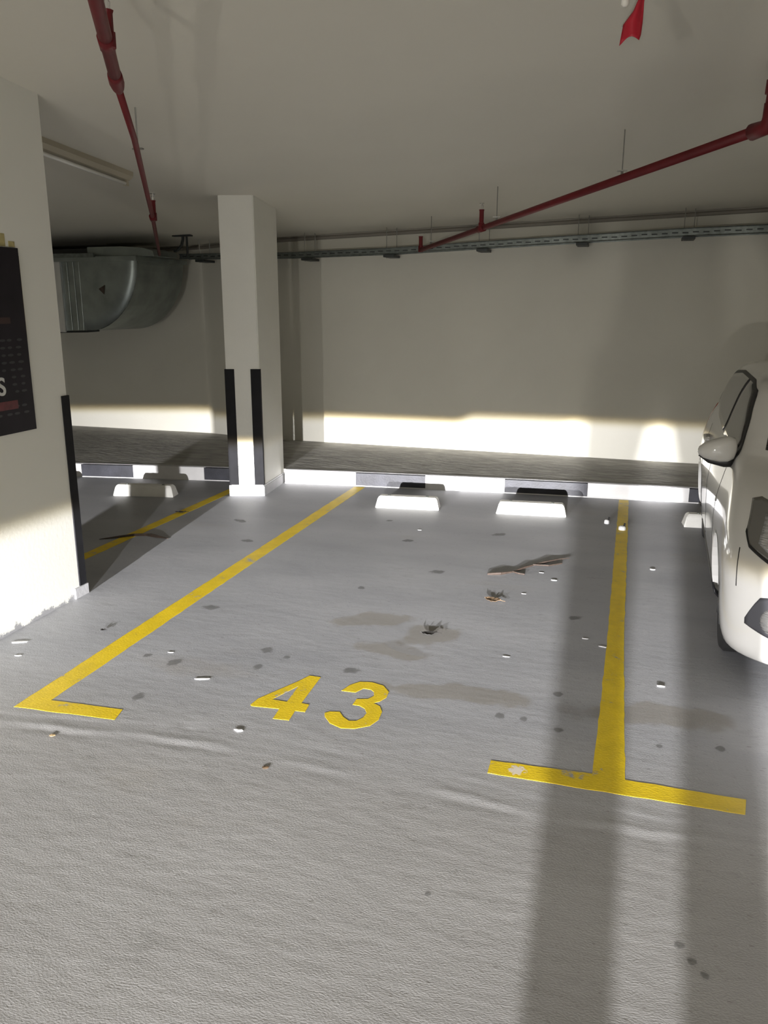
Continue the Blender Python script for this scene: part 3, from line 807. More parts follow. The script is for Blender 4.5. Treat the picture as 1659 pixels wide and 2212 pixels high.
# ------------------------------------------------------------------ red ribbon from the ceiling
rb = empty('hanging_ribbon', (-0.09, 3.3, 2.7)); prop(rb, 'red plastic strip with a white back hanging from the ceiling at the top right', 'ribbon')
L_ = [(-0.050, 2.86), (-0.052, 2.80), (-0.056, 2.72), (-0.075, 2.675), (-0.106, 2.638), (-0.112, 2.60), (-0.116, 2.572)]
R_ = [(-0.035, 2.86), (-0.036, 2.80), (-0.041, 2.70), (-0.041, 2.67), (-0.042, 2.638), (-0.045, 2.60), (-0.050, 2.583)]
bm = bmesh.new(); rows = []
for (l, r) in zip(L_, R_):
    row = []
    for k in range(9):
        t = k / 8
        zz = l[1] + (r[1] - l[1]) * t
        if l is L_[-1]: zz += 0.016 * math.sin(t * math.pi) 
        row.append(bm.verts.new((l[0] + (r[0] - l[0]) * t, 3.3 + 0.012 * math.sin(t * 5 + zz * 20), zz)))
    rows.append(row)
for a, b in zip(rows, rows[1:]):
    for k in range(8): bm.faces.new((a[k], a[k + 1], b[k + 1], b[k]))
o = build('ribbon', bm, M['red_cloth'], rb, True, world=True)
md = o.modifiers.new('thick', 'SOLIDIFY'); md.thickness = 0.0015
bm = bmesh.new(); rows = []
WL = [(-0.066, 2.80), (-0.072, 2.71), (-0.092, 2.668), (-0.110, 2.640), (-0.112, 2.632)]
WR = [(-0.050, 2.80), (-0.054, 2.72), (-0.073, 2.676), (-0.102, 2.640), (-0.108, 2.632)]
for (l, r) in zip(WL, WR):
    rows.append([bm.verts.new((l[0] + (r[0] - l[0]) * k / 3, 3.306 + 0.003 * k, l[1] + (r[1] - l[1]) * k / 3)) for k in range(4)])
for a, b in zip(rows, rows[1:]):
    for k in range(3): bm.faces.new((a[k], a[k + 1], b[k + 1], b[k]))
o = build('white_backing', bm, mat('pale_backing', (0.42, 0.41, 0.36), 0.6), rb, True, world=True)
md = o.modifiers.new('thick', 'SOLIDIFY'); md.thickness = 0.0015
cfit = cz(-0.1, 3.3)
build('ceiling_fitting', tube([(-0.105, 3.3, cfit + 0.003), (-0.105, 3.3, cfit - 0.03), (-0.105, 3.3, cfit - 0.10), (-0.105, 3.3, 2.70), (-0.105, 3.3, 2.692)], 0.02, 14, radii=[0.045, 0.04, 0.012, 0.014, 0.007]), M['white_plastic'], rb, True, world=True)
build('tie', tube([(-0.105, 3.3, 2.84), (-0.045, 3.3, 2.845)], 0.003, 6), M['white_plastic'], rb, world=True)

# ------------------------------------------------------------------ litter and marks on the floor
def scrap(x, y, sx, sy, h, rz, m, label, cat='scrap', name='paper_scrap', seed=0):
    r = random.Random(seed); bm = bmesh.new(); n = 10
    top = [bm.verts.new((sx * math.cos(k * 2 * math.pi / n) * r.uniform(0.75, 1.1), sy * math.sin(k * 2 * math.pi / n) * r.uniform(0.75, 1.1), h * r.uniform(0.4, 1.0))) for k in range(n)]
    bot = [bm.verts.new((v.co.x * 0.9, v.co.y * 0.9, 0.0)) for v in top]
    for v in top: v.co.z *= 0.5
    h *= 0.5
    c1 = bm.verts.new((0, 0, h))
    for k in range(n):
        bm.faces.new((top[k], top[(k + 1) % n], c1)); bm.faces.new((bot[k], bot[(k + 1) % n], top[(k + 1) % n], top[k]))
    bm.faces.new(bot)
    o = build(name, bm, m); o.location = (x, y, 0.0005); o.rotation_euler = (0, 0, rz)
    return prop(o, label, cat)
scrap(-1.79, 3.07, 0.042, 0.010, 0.006, 0.35, M['scrap'], 'white sliver on the floor left of the number 4, inside the yellow L', seed=1)
scrap(-1.42, 2.69, 0.020, 0.011, 0.008, 0.0, M['scrap'], 'small white chip on the floor just below the number 4', seed=2)
scrap(-2.90, 3.18, 0.050, 0.012, 0.008, 0.5, M['scrap'], 'white paper sliver below the flaking foot of the near column', seed=3)
scrap(-2.79, 3.04, 0.020, 0.006, 0.005, 0.3, M['scrap'], 'tiny white chip between the near column and the corner of the yellow L', seed=4)
scrap(-1.20, 2.47, 0.014, 0.010, 0.006, 0.2, M['leaf'], 'small pinkish brown chip below the floor joint under the bay number', seed=5)
scrap(-2.12, 2.44, 0.013, 0.010, 0.006, 0.2, M['tan'], 'tan chip on the floor just below the foot of the yellow L', seed=6)
scrap(0.24, 3.60, 0.022, 0.010, 0.010, 0.0, M['scrap'], 'white chip on the floor between the yellow T line and the car, beside its bumper', seed=7)
scrap(-0.03, 3.98, 0.026, 0.008, 0.005, -0.2, M['scrap'], 'white chip at the left edge of the yellow T line, halfway along', seed=8)
scrap(-0.12, 4.06, 0.020, 0.006, 0.004, 0.0, M['scrap'], 'small white chip just left of the one touching the yellow T line', seed=9)
scrap(0.24, 5.35, 0.018, 0.010, 0.010, 0.0, M['scrap'], 'white chip between the yellow T line and the car front wheel, further back', seed=10)
scrap(-0.36, 4.95, 0.022, 0.008, 0.008, 0.0, M['scrap'], 'white chip left of the shadow edge, right of the brown twig', seed=11)
scrap(-0.45, 5.08, 0.016, 0.006, 0.005, 0.0, M['scrap'], 'tiny white chip directly under the brown twig', seed=12)
scrap(-0.51, 4.65, 0.016, 0.006, 0.004, 0.1, M['scrap'], 'tiny white chip between the twig and the curled leaf', seed=13)
scrap(-0.48, 3.72, 0.022, 0.006, 0.004, 0.1, M['scrap'], 'pale chip on open floor in front of the curled leaf', seed=14)
scrap(-1.46, 5.85, 0.016, 0.007, 0.005, 0.0, M['scrap'], 'tiny white chip in front of the wheel stop nearer the middle column', seed=15)
scrap(-0.60, 6.78, 0.018, 0.007, 0.005, 0.0, M['scrap'], 'tiny white chip beside the kerb behind the wheel stops of bay 43', seed=16)
scrap(-2.09, 3.29, 0.016, 0.005, 0.004, 0.2, M['scrap'], 'tiny white chip right of the yellow L near a dark spot', seed=17)

def anchor(x, y, r, label):
    root = empty('floor_fixing', (x, y, 0.0)); prop(root, label, 'floor fixing', 'white floor fixings on the yellow T line')
    build('cap', tube([(0, 0, 0.0), (0, 0, 0.022), (0, 0, 0.030)], r, 12, radii=[r, r * 0.95, r * 0.6]), M['scrap'], root)
    build('stub', tube([(0.01, 0.0, 0.02), (0.018, 0.008, 0.052)], 0.007, 6), M['blackplastic'], root)
anchor(-0.085, 6.47, 0.020, 'small white stub on the floor, left of the yellow T line near the wheel stops')
anchor(0.035, 6.31, 0.028, 'larger white stub on the floor, on the yellow T line near the wheel stops')

# brown twig
tw = empty('brown_twig', (-0.6, 5.1, 0)); prop(tw, 'thin brown dry twig lying in the middle of bay 43', 'twig')
pts = [(-0.78, 4.94), (-0.70, 4.965), (-0.63, 5.03), (-0.57, 5.13), (-0.52, 5.21), (-0.45, 5.29), (-0.37, 5.39), (-0.30, 5.43)]
build('stem', tube([(x, y, 0.005 + 0.003 * (i % 2)) for i, (x, y) in enumerate(pts)], 0.008, 7, radii=[0.006, 0.010, 0.005, 0.008, 0.006, 0.008, 0.004, 0.003]), M['bark'], tw, world=True)
build('side_shoot', tube([(-0.63, 5.03, 0.008), (-0.59, 5.0, 0.008), (-0.55, 5.0, 0.006)], 0.005, 6), M['bark'], tw, world=True)
build('side_shoot', tube([(-0.52, 5.21, 0.008), (-0.42, 5.22, 0.008), (-0.34, 5.30, 0.006)], 0.005, 6), M['bark'], tw, world=True)

def leaf(x, y, L, W, rz, m, label, curl=0.02, seed=0):
    bm = bmesh.new(); r = random.Random(seed); mid = []; lf = []; rt = []
    for i in range(9):
        t = i / 8; w = W * math.sin(math.pi * t) ** 0.7 + 0.001; xx = (t - 0.5) * L; z = 0.003 + curl * (2 * t - 1) ** 2
        mid.append(bm.verts.new((xx, 0, z))); lf.append(bm.verts.new((xx, w, z + 0.006 * r.random()))); rt.append(bm.verts.new((xx, -w * 0.9, z + 0.008 * r.random())))
    for i in range(8):
        bm.faces.new((mid[i], mid[i + 1], lf[i + 1], lf[i])); bm.faces.new((rt[i], rt[i + 1], mid[i + 1], mid[i]))
    root = empty('dry_leaf', (x, y, 0.001), rz); prop(root, label, 'leaf')
    o = build('blade', bm, m, root); md = o.modifiers.new('thick', 'SOLIDIFY'); md.thickness = 0.0015
    build('stalk', tube([(L / 2, 0, 0.003 + curl), (L / 2 + L * 0.25, 0.004, 0.006)], 0.0018, 5), m, root)
leaf(-0.67, 4.48, 0.10, 0.035, -0.2, M['leaf'], 'curled pale brown leaf on the floor below the twig', 0.006, 1)
leaf(-0.91, 3.88, 0.09, 0.022, 0.3, M['leaf_dark'], 'small dark leaf on the floor above the number 3', 0.008, 2)
leaf(-2.58, 3.43, 0.03, 0.012, 0.2, M['leaf_dark'], 'tiny dark leaf left of the yellow L line, near the near column', 0.004, 3)
leaf(-3.50, 5.80, 0.09, 0.018, 0.3, M['leaf_dark'], 'dark leaf on the far yellow line, left of the middle column', 0.006, 4)
# long brown strip across the far yellow line
st = empty('dry_frond_strip', (-3.45, 5.06, 0)); prop(st, 'long dark brown dry frond lying across the shaded yellow line', 'frond')
C_ = [(-3.66, 4.92), (-3.56, 5.00), (-3.48, 5.09), (-3.38, 5.13), (-3.28, 5.10), (-3.18, 5.08)]
Wd = [0.004, 0.022, 0.034, 0.036, 0.026, 0.003]
bm = bmesh.new(); rows = []
for (x, y), w in zip(C_, Wd): rows.append((bm.verts.new((x, y + w, 0.004)), bm.verts.new((x, y, 0.014 if w > 0.01 else 0.004)), bm.verts.new((x, y - w, 0.004))))
for a, b in zip(rows, rows[1:]):
    bm.faces.new((a[0], b[0], b[1], a[1])); bm.faces.new((a[1], b[1], b[2], a[2]))
o = build('blade', bm, M['bark'], st, world=True); md = o.modifiers.new('thick', 'SOLIDIFY'); md.thickness = 0.002

def stain_or_glint(x, y, rx, ry, rz, m, seed=0, z=0.0008):
    bm = bmesh.new(); n = 16; uv = bm.loops.layers.uv.new('UVMap')
    c0 = bm.verts.new((0, 0, 0)); ring = [bm.verts.new((rx * math.cos(k * 2 * math.pi / n), ry * math.sin(k * 2 * math.pi / n), 0)) for k in range(n)]
    for k in range(n):
        f = bm.faces.new((c0, ring[k], ring[(k + 1) % n]))
        for lp_ in f.loops: lp_[uv].uv = (lp_.vert.co.x / rx, lp_.vert.co.y / ry)
    o = build('stain', bm, m, floor); o.location = (x, y, z); o.rotation_euler = (0, 0, rz); return o
for i, (x, y, rx, ry) in enumerate([(-1.47, 5.54, .06, .05), (-1.76, 6.05, .04, .04), (-2.18, 3.22, .030, .03), (-2.01, 3.19, .06, .05), (-1.64, 3.45, .045, .05), (-1.60, 3.26, .04, .035),
                                     (-1.51, 3.40, .025, .03), (-1.16, 3.35, .045, .06), (-0.19, 4.34, .04, .06), (-0.17, 3.07, .028, .03), (-0.20, 3.39, .03, .04), (-0.32, 3.12, .022, .03),
                                     (-0.42, 3.12, .03, .04), (-1.48, 4.47, .03, .04), (-0.46, 1.99, .014, .015), (-1.98, 2.83, .05, .04), (-2.20, 3.9, .05, .07), (-1.1, 4.9, .05, .07), (-0.85, 5.9, .05, .08),
                                     (-2.9, 5.7, .10, .05), (-2.6, 5.2, .07, .05), (0.24, 1.99, .02, .02), (0.27, 1.94, .018, .02), (0.30, 1.90, .015, .02), (0.22, 3.05, .02, .02), (0.45, 3.1, .03, .03)]):
    stain_or_glint(x, y, rx * 1.05, ry * 1.05, 0.3 * i, M['stain_dark'], i)
for i, (x, y, rx, ry, rz) in enumerate([(-1.04, 3.62, .30, .16, -0.3), (-0.62, 3.26, .60, .14, 0.0), (0.22, 3.30, .55, .18, 0.05), (-1.25, 3.98, .35, .18, 0.2), (-0.9, 3.85, .25, .25, 0.4)]):
    stain_or_glint(x, y, rx, ry, rz, M['stain_brown'], i, 0.0004)
stain_or_glint(-0.295, 2.722, 0.05, 0.045, 0, M['stain_white'], 1, 0.0016)  # specular glint on the T bar, painted as a white patch

# ------------------------------------------------------------------ white car
CAR = empty('white_hatchback_car', (1.255, 3.33, 0), -math.radians(2.1))
prop(CAR, 'white small hatchback car parked nose out at the right edge', 'car')
LV0 = [  # z, front y, rear y, half width, front corner depth, rear corner depth, exponent
    (0.17, 0.13, 3.46, 0.735, 0.40, 0.30, 2.7), (0.21, 0.05, 3.50, 0.775, 0.41, 0.30, 2.7), (0.32, 0.01, 3.54, 0.797, 0.42, 0.30, 2.7),
    (0.45, 0.00, 3.55, 0.807, 0.43, 0.30, 2.7), (0.60, 0.01, 3.55, 0.815, 0.44, 0.31, 2.7), (0.72, 0.04, 3.54, 0.808, 0.46, 0.35, 2.6),
    (0.82, 0.10, 3.52, 0.790, 0.50, 0.38, 2.4), (0.90, 0.22, 3.50, 0.772, 0.53, 0.42, 2.4), (0.95, 0.42, 3.48, 0.757, 0.50, 0.45, 2.5),
    (0.985, 0.62, 3.46, 0.745, 0.43, 0.47, 2.7), (1.02, 0.74, 3.44, 0.732, 0.40, 0.50, 2.8), (1.12, 0.90, 3.40, 0.705, 0.40, 0.52, 2.8),
    (1.24, 1.10, 3.33, 0.668, 0.40, 0.54, 2.8), (1.33, 1.28, 3.25, 0.622, 0.40, 0.55, 2.8), (1.37, 1.46, 3.16, 0.575, 0.42, 0.55, 2.6),
    (1.39, 1.72, 3.0, 0.48, 0.45, 0.5, 2.4), (1.40, 2.1, 2.8, 0.30, 0.30, 0.3, 2.2)]
def zm(z): return z if z <= 0.6 else 0.6 + (z - 0.6) * 0.905
LV = [(zm(r[0]),) + r[1:] for r in LV0]
def lv(z):
    if z <= LV[0][0]: return LV[0][1:]
    if z >= LV[-1][0]: return LV[-1][1:]
    for i in range(len(LV) - 1):
        if LV[i][0] <= z <= LV[i + 1][0]:
            t = (z - LV[i][0]) / (LV[i + 1][0] - LV[i][0])
            p0 = LV[max(i - 1, 0)]; p1 = LV[i]; p2 = LV[i + 1]; p3 = LV[min(i + 2, len(LV) - 1)]
            out = []
            for k in range(1, 7):
                m1 = (p2[k] - p0[k]) / max(p2[0] - p0[0], 1e-6) * (p2[0] - p1[0]); m2 = (p3[k] - p1[k]) / max(p3[0] - p1[0], 1e-6) * (p2[0] - p1[0])
                out.append((2 * t ** 3 - 3 * t ** 2 + 1) * p1[k] + (t ** 3 - 2 * t ** 2 + t) * m1 + (-2 * t ** 3 + 3 * t ** 2) * p2[k] + (t ** 3 - t ** 2) * m2)
            return out
def P_front(th, z):
    """th: 0 nose centre, +-90deg the side"""
    yf, yr, hw, df, dr, n = lv(z)
    s = math.copysign(abs(math.sin(th)) ** (2 / n), th); c_ = max(0.0, math.cos(th)) ** (2 / n)
    return Vector((hw * s, yf + df * (1 - c_), z))
def P_side(y, z, sgn):
    yf, yr, hw, df, dr, n = lv(z)
    if y < yf + df: w = min(1, max(0, 1 - (y - yf) / df))
    elif y > yr - dr: w = min(1, max(0, 1 - (yr - y) / dr))
    else: w = 0
    return Vector((sgn * hw * (1 - w ** n) ** (1 / n), y, z))
def P_nose(x, z, rear=False):
    yf, yr, hw, df, dr, n = lv(z); u = min(1, abs(x / hw))
    c_ = (1 - u ** n) ** (1 / n)
    return Vector((x, yr - dr * (1 - c_), z)) if rear else Vector((x, yf + df * (1 - c_), z))
def outline(z, nf=30, ns=20):
    yf, yr, hw, df, dr, n = lv(z); pts = []
    for i in range(nf + 1):
        pts.append(P_front(-math.pi / 2 + math.pi * i / nf, z))
    for i in range(1, ns): pts.append(Vector((hw, yf + df + (yr - dr - yf - df) * i / ns, z)))
    for i in range(nf + 1):
        th = math.pi / 2 - math.pi * i / nf
        s = math.copysign(abs(math.sin(th)) ** (2 / n), th); c_ = max(0.0, math.cos(th)) ** (2 / n)
        pts.append(Vector((hw * s, yr - dr * (1 - c_), z)))
    for i in range(1, ns): pts.append(Vector((-hw, yr - dr + (yf + df - yr + dr) * i / ns, z)))
    return pts
zs = []
for a, b in zip(LV, LV[1:]):
    for k in range(4): zs.append(a[0] + (b[0] - a[0]) * k / 4)
zs.append(LV[-1][0])
bm = bmesh.new(); rings = [[bm.verts.new(p) for p in outline(z)] for z in zs]
for a, b in zip(rings, rings[1:]):
    n = len(a)
    for k in range(n): bm.faces.new((a[k], a[(k + 1) % n], b[(k + 1) % n], b[k]))
bm.faces.new(rings[0]); bm.faces.new(rings[-1])
body = build('body', bm, M['car'], CAR, True)
# wheel arches cut from the sides
WY = (0.80, 2.90)
cut = bmesh.new()
for wy in WY:
    for s in (-1, 1): bm_tube(cut, [(s * 0.56, wy, 0.275), (s * 0.95, wy, 0.275)], 0.31, 32)
cutter = build('cutter', cut, M['blackplastic'], CAR)
md = body.modifiers.new('arch', 'BOOLEAN'); md.object = cutter; md.solver = 'EXACT'; md.operation = 'DIFFERENCE'
bpy.context.view_layer.update()
me2 = bpy.data.meshes.new_from_object(body.evaluated_get(bpy.context.evaluated_depsgraph_get()))
body.modifiers.clear(); body.data = me2; bpy.data.objects.remove(cutter)
if len(me2.materials) > 1:
    while len(me2.materials) > 1: me2.materials.pop(index=1)
body.data.name = 'body'

def patch(name, m, fn, nu, nv, off, parent=CAR, thick=0.004):
    """curved panel on the body surface: fn(u,v) -> point; pushed outwards by off"""
    bm = bmesh.new(); g = []
    for i in range(nu + 1):
        row = []
        for j in range(nv + 1):
            u, v = i / nu, j / nv; p = fn(u, v); e = 1e-3
            du = fn(min(1, u + e), v) - fn(max(0, u - e), v); dv = fn(u, min(1, v + e)) - fn(u, max(0, v - e))
            nrm = du.cross(dv)
            nrm = nrm.normalized() if nrm.length > 1e-12 else Vector((0, -1, 0))
            c_ = p - Vector((0, 1.8, 0.7))
            if nrm.dot(c_) < 0: nrm = -nrm
            row.append((p + nrm * off, p + nrm * (off - thick - abs(off))))
        g.append(row)
    o_ = [[bm.verts.new(g[i][j][0]) for j in range(nv + 1)] for i in range(nu + 1)]
    i_ = [[bm.verts.new(g[i][j][1]) for j in range(nv + 1)] for i in range(nu + 1)]
    for i in range(nu):
        for j in range(nv):
            bm.faces.new((o_[i][j], o_[i + 1][j], o_[i + 1][j + 1], o_[i][j + 1]))
            bm.faces.new((i_[i][j], i_[i][j + 1], i_[i + 1][j + 1], i_[i + 1][j]))
    for j in range(nv):
        bm.faces.new((o_[0][j], o_[0][j + 1], i_[0][j + 1], i_[0][j])); bm.faces.new((o_[nu][j + 1], o_[nu][j], i_[nu][j], i_[nu][j + 1]))
    for i in range(nu):
        bm.faces.new((o_[i + 1][0], o_[i][0], i_[i][0], i_[i + 1][0])); bm.faces.new((o_[i][nv], o_[i + 1][nv], i_[i + 1][nv], i_[i][nv]))
    return build(name, bm, m, parent, True)

def interp(tab, t):
    for a, b in zip(tab, tab[1:]):
        if a[0] <= t <= b[0]: return a[1] + (b[1] - a[1]) * (t - a[0]) / max(b[0] - a[0], 1e-9)
    return tab[-1][1]
R_ = math.radians
# windscreen and rear window
patch('windscreen', M['glass'], lambda u, v: P_nose((2 * u - 1) * (lv(zm(1.04 + 0.29 * v))[2] - 0.10), zm(1.04 + 0.29 * v)), 20, 14, 0.004)
patch('rear_window', M['glass'], lambda u, v: P_nose((2 * u - 1) * (lv(zm(1.04 + 0.26 * v))[2] - 0.14), zm(1.04 + 0.26 * v), True), 20, 10, 0.004)
for s in (-1, 1):
    # side glass: black surround, then two panes
    def sur(u, v, s=s):
        y = 0.98 + (3.06 - 0.98) * u
        zt = interp([(0.98, 0.955), (1.2, 1.10), (1.45, 1.23), (1.75, 1.268), (2.45, 1.27), (2.85, 1.24), (3.06, 1.15)], y); zb = interp([(0.98, 0.905), (2.6, 0.955), (3.06, 1.03)], y)
        return P_side(y, zb + (zt - zb) * v, s)
    patch('window_surround', M['blackplastic'], sur, 34, 10, 0.003)
    def fw(u, v, s=s):
        y = 1.08 + (1.88 - 1.08) * u
        zt = interp([(1.08, 0.995), (1.25, 1.105), (1.5, 1.218), (1.75, 1.248), (2.0, 1.25)], y); zb = 0.925 + 0.01 * u
        return P_side(y, zb + (zt - zb) * v, s)
    def rw(u, v, s=s):
        y = 1.95 + (2.92 - 1.95) * u
        zt = interp([(1.95, 1.25), (2.45, 1.25), (2.8, 1.22), (2.92, 1.17)], y); zb = interp([(1.95, 0.94), (2.6, 0.96), (2.92, 1.02)], y)
        return P_side(y, zb + (zt - zb) * v, s)
    patch('side_window', M['glass'], fw, 20, 10, 0.006); patch('side_window', M['glass'], rw, 20, 10, 0.006)
    # headlamp, swept back over the wing
    def hl(u, v, s=s):
        th = R_(24 + (64 - 24) * u)
        zt = interp([(0, 0.80), (0.5, 0.845), (0.85, 0.868), (1, 0.855)], u); zb = interp([(0, 0.645), (0.6, 0.655), (0.9, 0.70), (1, 0.75)], u)
        return P_front(s * th, zb + (zt - zb) * v)
    h = patch('headlamp', M['lens_dark'], hl, 20, 12, 0.004)
    def hi(u, v, s=s):
        th = R_(27 + (55 - 27) * u); zt = interp([(0, 0.775), (1, 0.82)], u); zb = interp([(0, 0.665), (0.7, 0.675), (1, 0.715)], u)
        return P_front(s * th, zb + (zt - zb) * v)
    patch('lamp_lens', M['lens'], hi, 14, 10, 0.007, parent=h)
    def hr(u, v, s=s):
        th = R_(24 + (64 - 24) * u); zb = interp([(0, 0.645), (0.6, 0.655), (0.9, 0.70), (1, 0.75)], u)
        return P_front(s * th, zb - 0.008 + 0.012 * v)
    patch('lamp_rim', M['blackplastic'], hr, 20, 2, 0.006, parent=h)
    # fog lamp in a slanted bezel
    def fb(u, v, s=s):
        th = R_(16 + (59 - 16) * u)
        zt = interp([(0, 0.48), (0.6, 0.525), (0.82, 0.505), (0.92, 0.45), (1, 0.40)], u); zb = interp([(0, 0.27), (0.6, 0.33), (1, 0.375)], u)
        return P_front(s * th, zb + (zt - zb) * v)
    f = patch('fog_lamp_bezel', M['greyplastic'], fb, 16, 10, 0.004)
    c0 = P_front(s * R_(44), 0.415); t_ = (P_front(s * R_(48), 0.415) - P_front(s * R_(40), 0.415)).normalized(); nrm = t_.cross(Vector((0, 0, 1)))
    if nrm.y > 0: nrm = -nrm
    build('fog_lamp', tube([c0 - nrm * 0.03, c0 + nrm * 0.004, c0 + nrm * 0.012, c0 + nrm * 0.016], 0.06, 24, radii=[0.058, 0.058, 0.048, 0.02]), M['lens'], f, True)
    # door shut lines
    for yy in (1.14, 1.92, 2.72):
        patch('door_seam', M['blackplastic'], lambda u, v, s=s, yy=yy: P_side(yy + 0.006 * v + (0.0 if yy < 2.5 else -0.08 * (1 - u)), 0.30 + 0.58 * u, s), 16, 1, 0.0012)
    patch('bumper_seam', M['blackplastic'], lambda u, v, s=s: P_front(s * R_(66 + 0.6 * v), 0.52 + 0.16 * u), 8, 1, 0.0012)
    patch('sill', M['blackplastic'], lambda u, v, s=s: P_side(1.02 + 1.5 * u, 0.18 + 0.06 * v, s), 10, 2, 0.006)
    for yy in (1.86, 2.56):
        b0 = P_side(yy, 0.80, s); xo = b0.x + s * 0.028
        build('door_handle', tube([(b0.x, yy - 0.08, 0.80), (xo, yy - 0.06, 0.802), (xo, yy + 0.06, 0.806), (b0.x, yy + 0.08, 0.806)], 0.013, 8), M['car'], CAR, True)
    # tail lamp, high on the rear corner
    def tl(u, v, s=s):
        p = P_nose(s * (lv(0.68 + 0.30 * v)[2] - 0.012 - 0.14 * u * (1 - 0.35 * v)), 0.68 + 0.30 * v, True); return p
    patch('tail_lamp', M['tail'], tl, 8, 10, 0.006)
    # side repeater
    patch('side_marker', M['lens'], lambda u, v, s=s: P_side(1.125 + 0.05 * u, 0.68 + 0.02 * v, s), 3, 2, 0.004)
    # door mirror on its black foot
    mr_ = build('door_mirror', tube([(s * 0.69, 1.10, 0.925), (s * 0.74, 1.06, 0.912), (s * 0.80, 1.03, 0.93), (s * 0.86, 1.03, 0.947)], 0.03, 10, radii=[0.045, 0.034, 0.024, 0.018]), M['blackplastic'], CAR, True)
    bm = bmesh.new()
    prof = [(0.00, 0.022, 0.020), (0.012, 0.055, 0.045), (0.04, 0.066, 0.055), (0.075, 0.063, 0.060), (0.12, 0.052, 0.056), (0.155, 0.038, 0.044), (0.178, 0.020, 0.024), (0.184, 0.004, 0.006)]
    prev = None
    for dx, hh, dd_ in prof:
        cx_ = s * (0.745 + dx); r = []
        for k in range(20):
            a_ = k * 2 * math.pi / 20; cc, ss = math.cos(a_), math.sin(a_)
            r.append(bm.verts.new((cx_, 1.02 + dd_ * math.copysign(abs(cc) ** 0.8, cc), 0.980 - dx * 0.10 + hh * math.copysign(abs(ss) ** 0.75, ss) + (0.0))))
        if prev:
            for k in range(20): bm.faces.new((prev[k], prev[(k + 1) % 20], r[(k + 1) % 20], r[k]))
        else: bm.faces.new(r)
        prev = r
    bm.faces.new(prev)
    build('mirror_shell', bm, M['car'], mr_, True)
    build('mirror_glass', box((min(s * 0.76, s * 0.90), 1.066, 0.93), (max(s * 0.76, s * 0.90), 1.078, 1.005), 0.004), M['chrome'], mr_)
    bm = bmesh.new(); bm_tube(bm, [(s * 0.745, 1.02, 0.922), (s * 0.80, 1.02, 0.910), (s * 0.87, 1.02, 0.915), (s * 0.92, 1.02, 0.940)], 0.02, 8, radii=[0.036, 0.028, 0.016, 0.006])
    build('mirror_underside', bm, M['blackplastic'], mr_, True)
    # wheels
    for wy in WY:
        w = build('wheel', tube([(s * 0.60, wy, 0.275), (s * 0.61, wy, 0.275), (s * 0.635, wy, 0.275), (s * 0.735, wy, 0.275), (s * 0.755, wy, 0.275), (s * 0.760, wy, 0.275)], 0.275, 40,
                                radii=[0.20, 0.255, 0.275, 0.275, 0.255, 0.19]), M['tyre'], CAR, True)
        build('wheel_cover', tube([(s * 0.70, wy, 0.275), (s * 0.752, wy, 0.275), (s * 0.758, wy, 0.275), (s * 0.762, wy, 0.275)], 0.18, 28, radii=[0.186, 0.186, 0.15, 0.04]), M['rim'], w, True)
        bm = bmesh.new()
        for k in range(5):
            a_ = k * 2 * math.pi / 5 + 0.3
            bm_tube(bm, [(s * 0.762, wy + 0.03 * math.cos(a_), 0.275 + 0.03 * math.sin(a_)), (s * 0.758, wy + 0.15 * math.cos(a_), 0.275 + 0.15 * math.sin(a_))], 0.012, 6)
        build('wheel_spokes', bm, M['rim'], w, True)
# grille, lower intake, badge, plate, wipers
patch('grille', M['blackplastic'], lambda u, v: P_nose((2 * u - 1) * 0.34, 0.63 + 0.06 * v), 16, 4, 0.005)
patch('chrome_strip', M['chrome'], lambda u, v: P_nose((2 * u - 1) * 0.33, 0.70 + 0.012 * v), 16, 1, 0.009)
patch('lower_intake', M['blackplastic'], lambda u, v: P_nose((2 * u - 1) * (0.40 - 0.05 * v), 0.27 + 0.15 * v), 16, 5, 0.005)
patch('number_plate', M['white_plastic'], lambda u, v: P_nose((2 * u - 1) * 0.25, 0.50 + 0.10 * v), 8, 3, 0.012)
patch('bonnet_seam', M['blackplastic'], lambda u, v: P_nose((2 * u - 1) * 0.48, 0.83 + 0.006 * v), 20, 1, 0.0012)
for xx in (-0.45, 0.08):
    p0 = P_nose(xx, zm(1.035)); p1 = P_nose(xx + 0.42, zm(1.075))
    build('wiper', tube([p0 + Vector((0, -0.02, 0.012)), p1 + Vector((0, -0.02, 0.012))], 0.007, 6), M['blackplastic'], CAR)
build('underbody', box((-0.58, 0.30, 0.15), (0.58, 3.35, 0.30)), M['blackplastic'], CAR)
build('roof_aerial', tube([(0, 2.70, 1.318), (0, 2.90, 1.46)], 0.004, 6), M['blackplastic'], CAR)

# ------------------------------------------------------------------ the photographer, behind the camera
ph = empty('person', (0.08, -0.34, 0))
prop(ph, 'person standing behind the camera in loose dark trousers and blue shirt, holding up a phone', 'person')
def skin(name, verts, edges, radii, root, m, parent, flat=None):
    me = bpy.data.meshes.new(name); me.from_pydata(verts, edges, []); o = bpy.data.objects.new(name, me); COL.objects.link(o)
    sk = o.modifiers.new('skin', 'SKIN'); sk.use_smooth_shade = True
    for i, r in enumerate(radii):
        v = me.skin_vertices[0].data[i]; v.radius = r if isinstance(r, tuple) else (r, r); v.use_root = (i == root)
    s = o.modifiers.new('sub', 'SUBSURF'); s.levels = 1; s.render_levels = 1
    bpy.context.view_layer.update()
    m2 = bpy.data.meshes.new_from_object(o.evaluated_get(bpy.context.evaluated_depsgraph_get()))
    bpy.data.objects.remove(o)
    m2.materials.clear(); m2.materials.append(m)
    m2.polygons.foreach_set('use_smooth', [True] * len(m2.polygons))
    ob = bpy.data.objects.new(name, m2); COL.objects.link(ob)
    ob.parent = parent; ob.matrix_parent_inverse = parent_world(parent).inverted()
    return ob
Y = -0.34
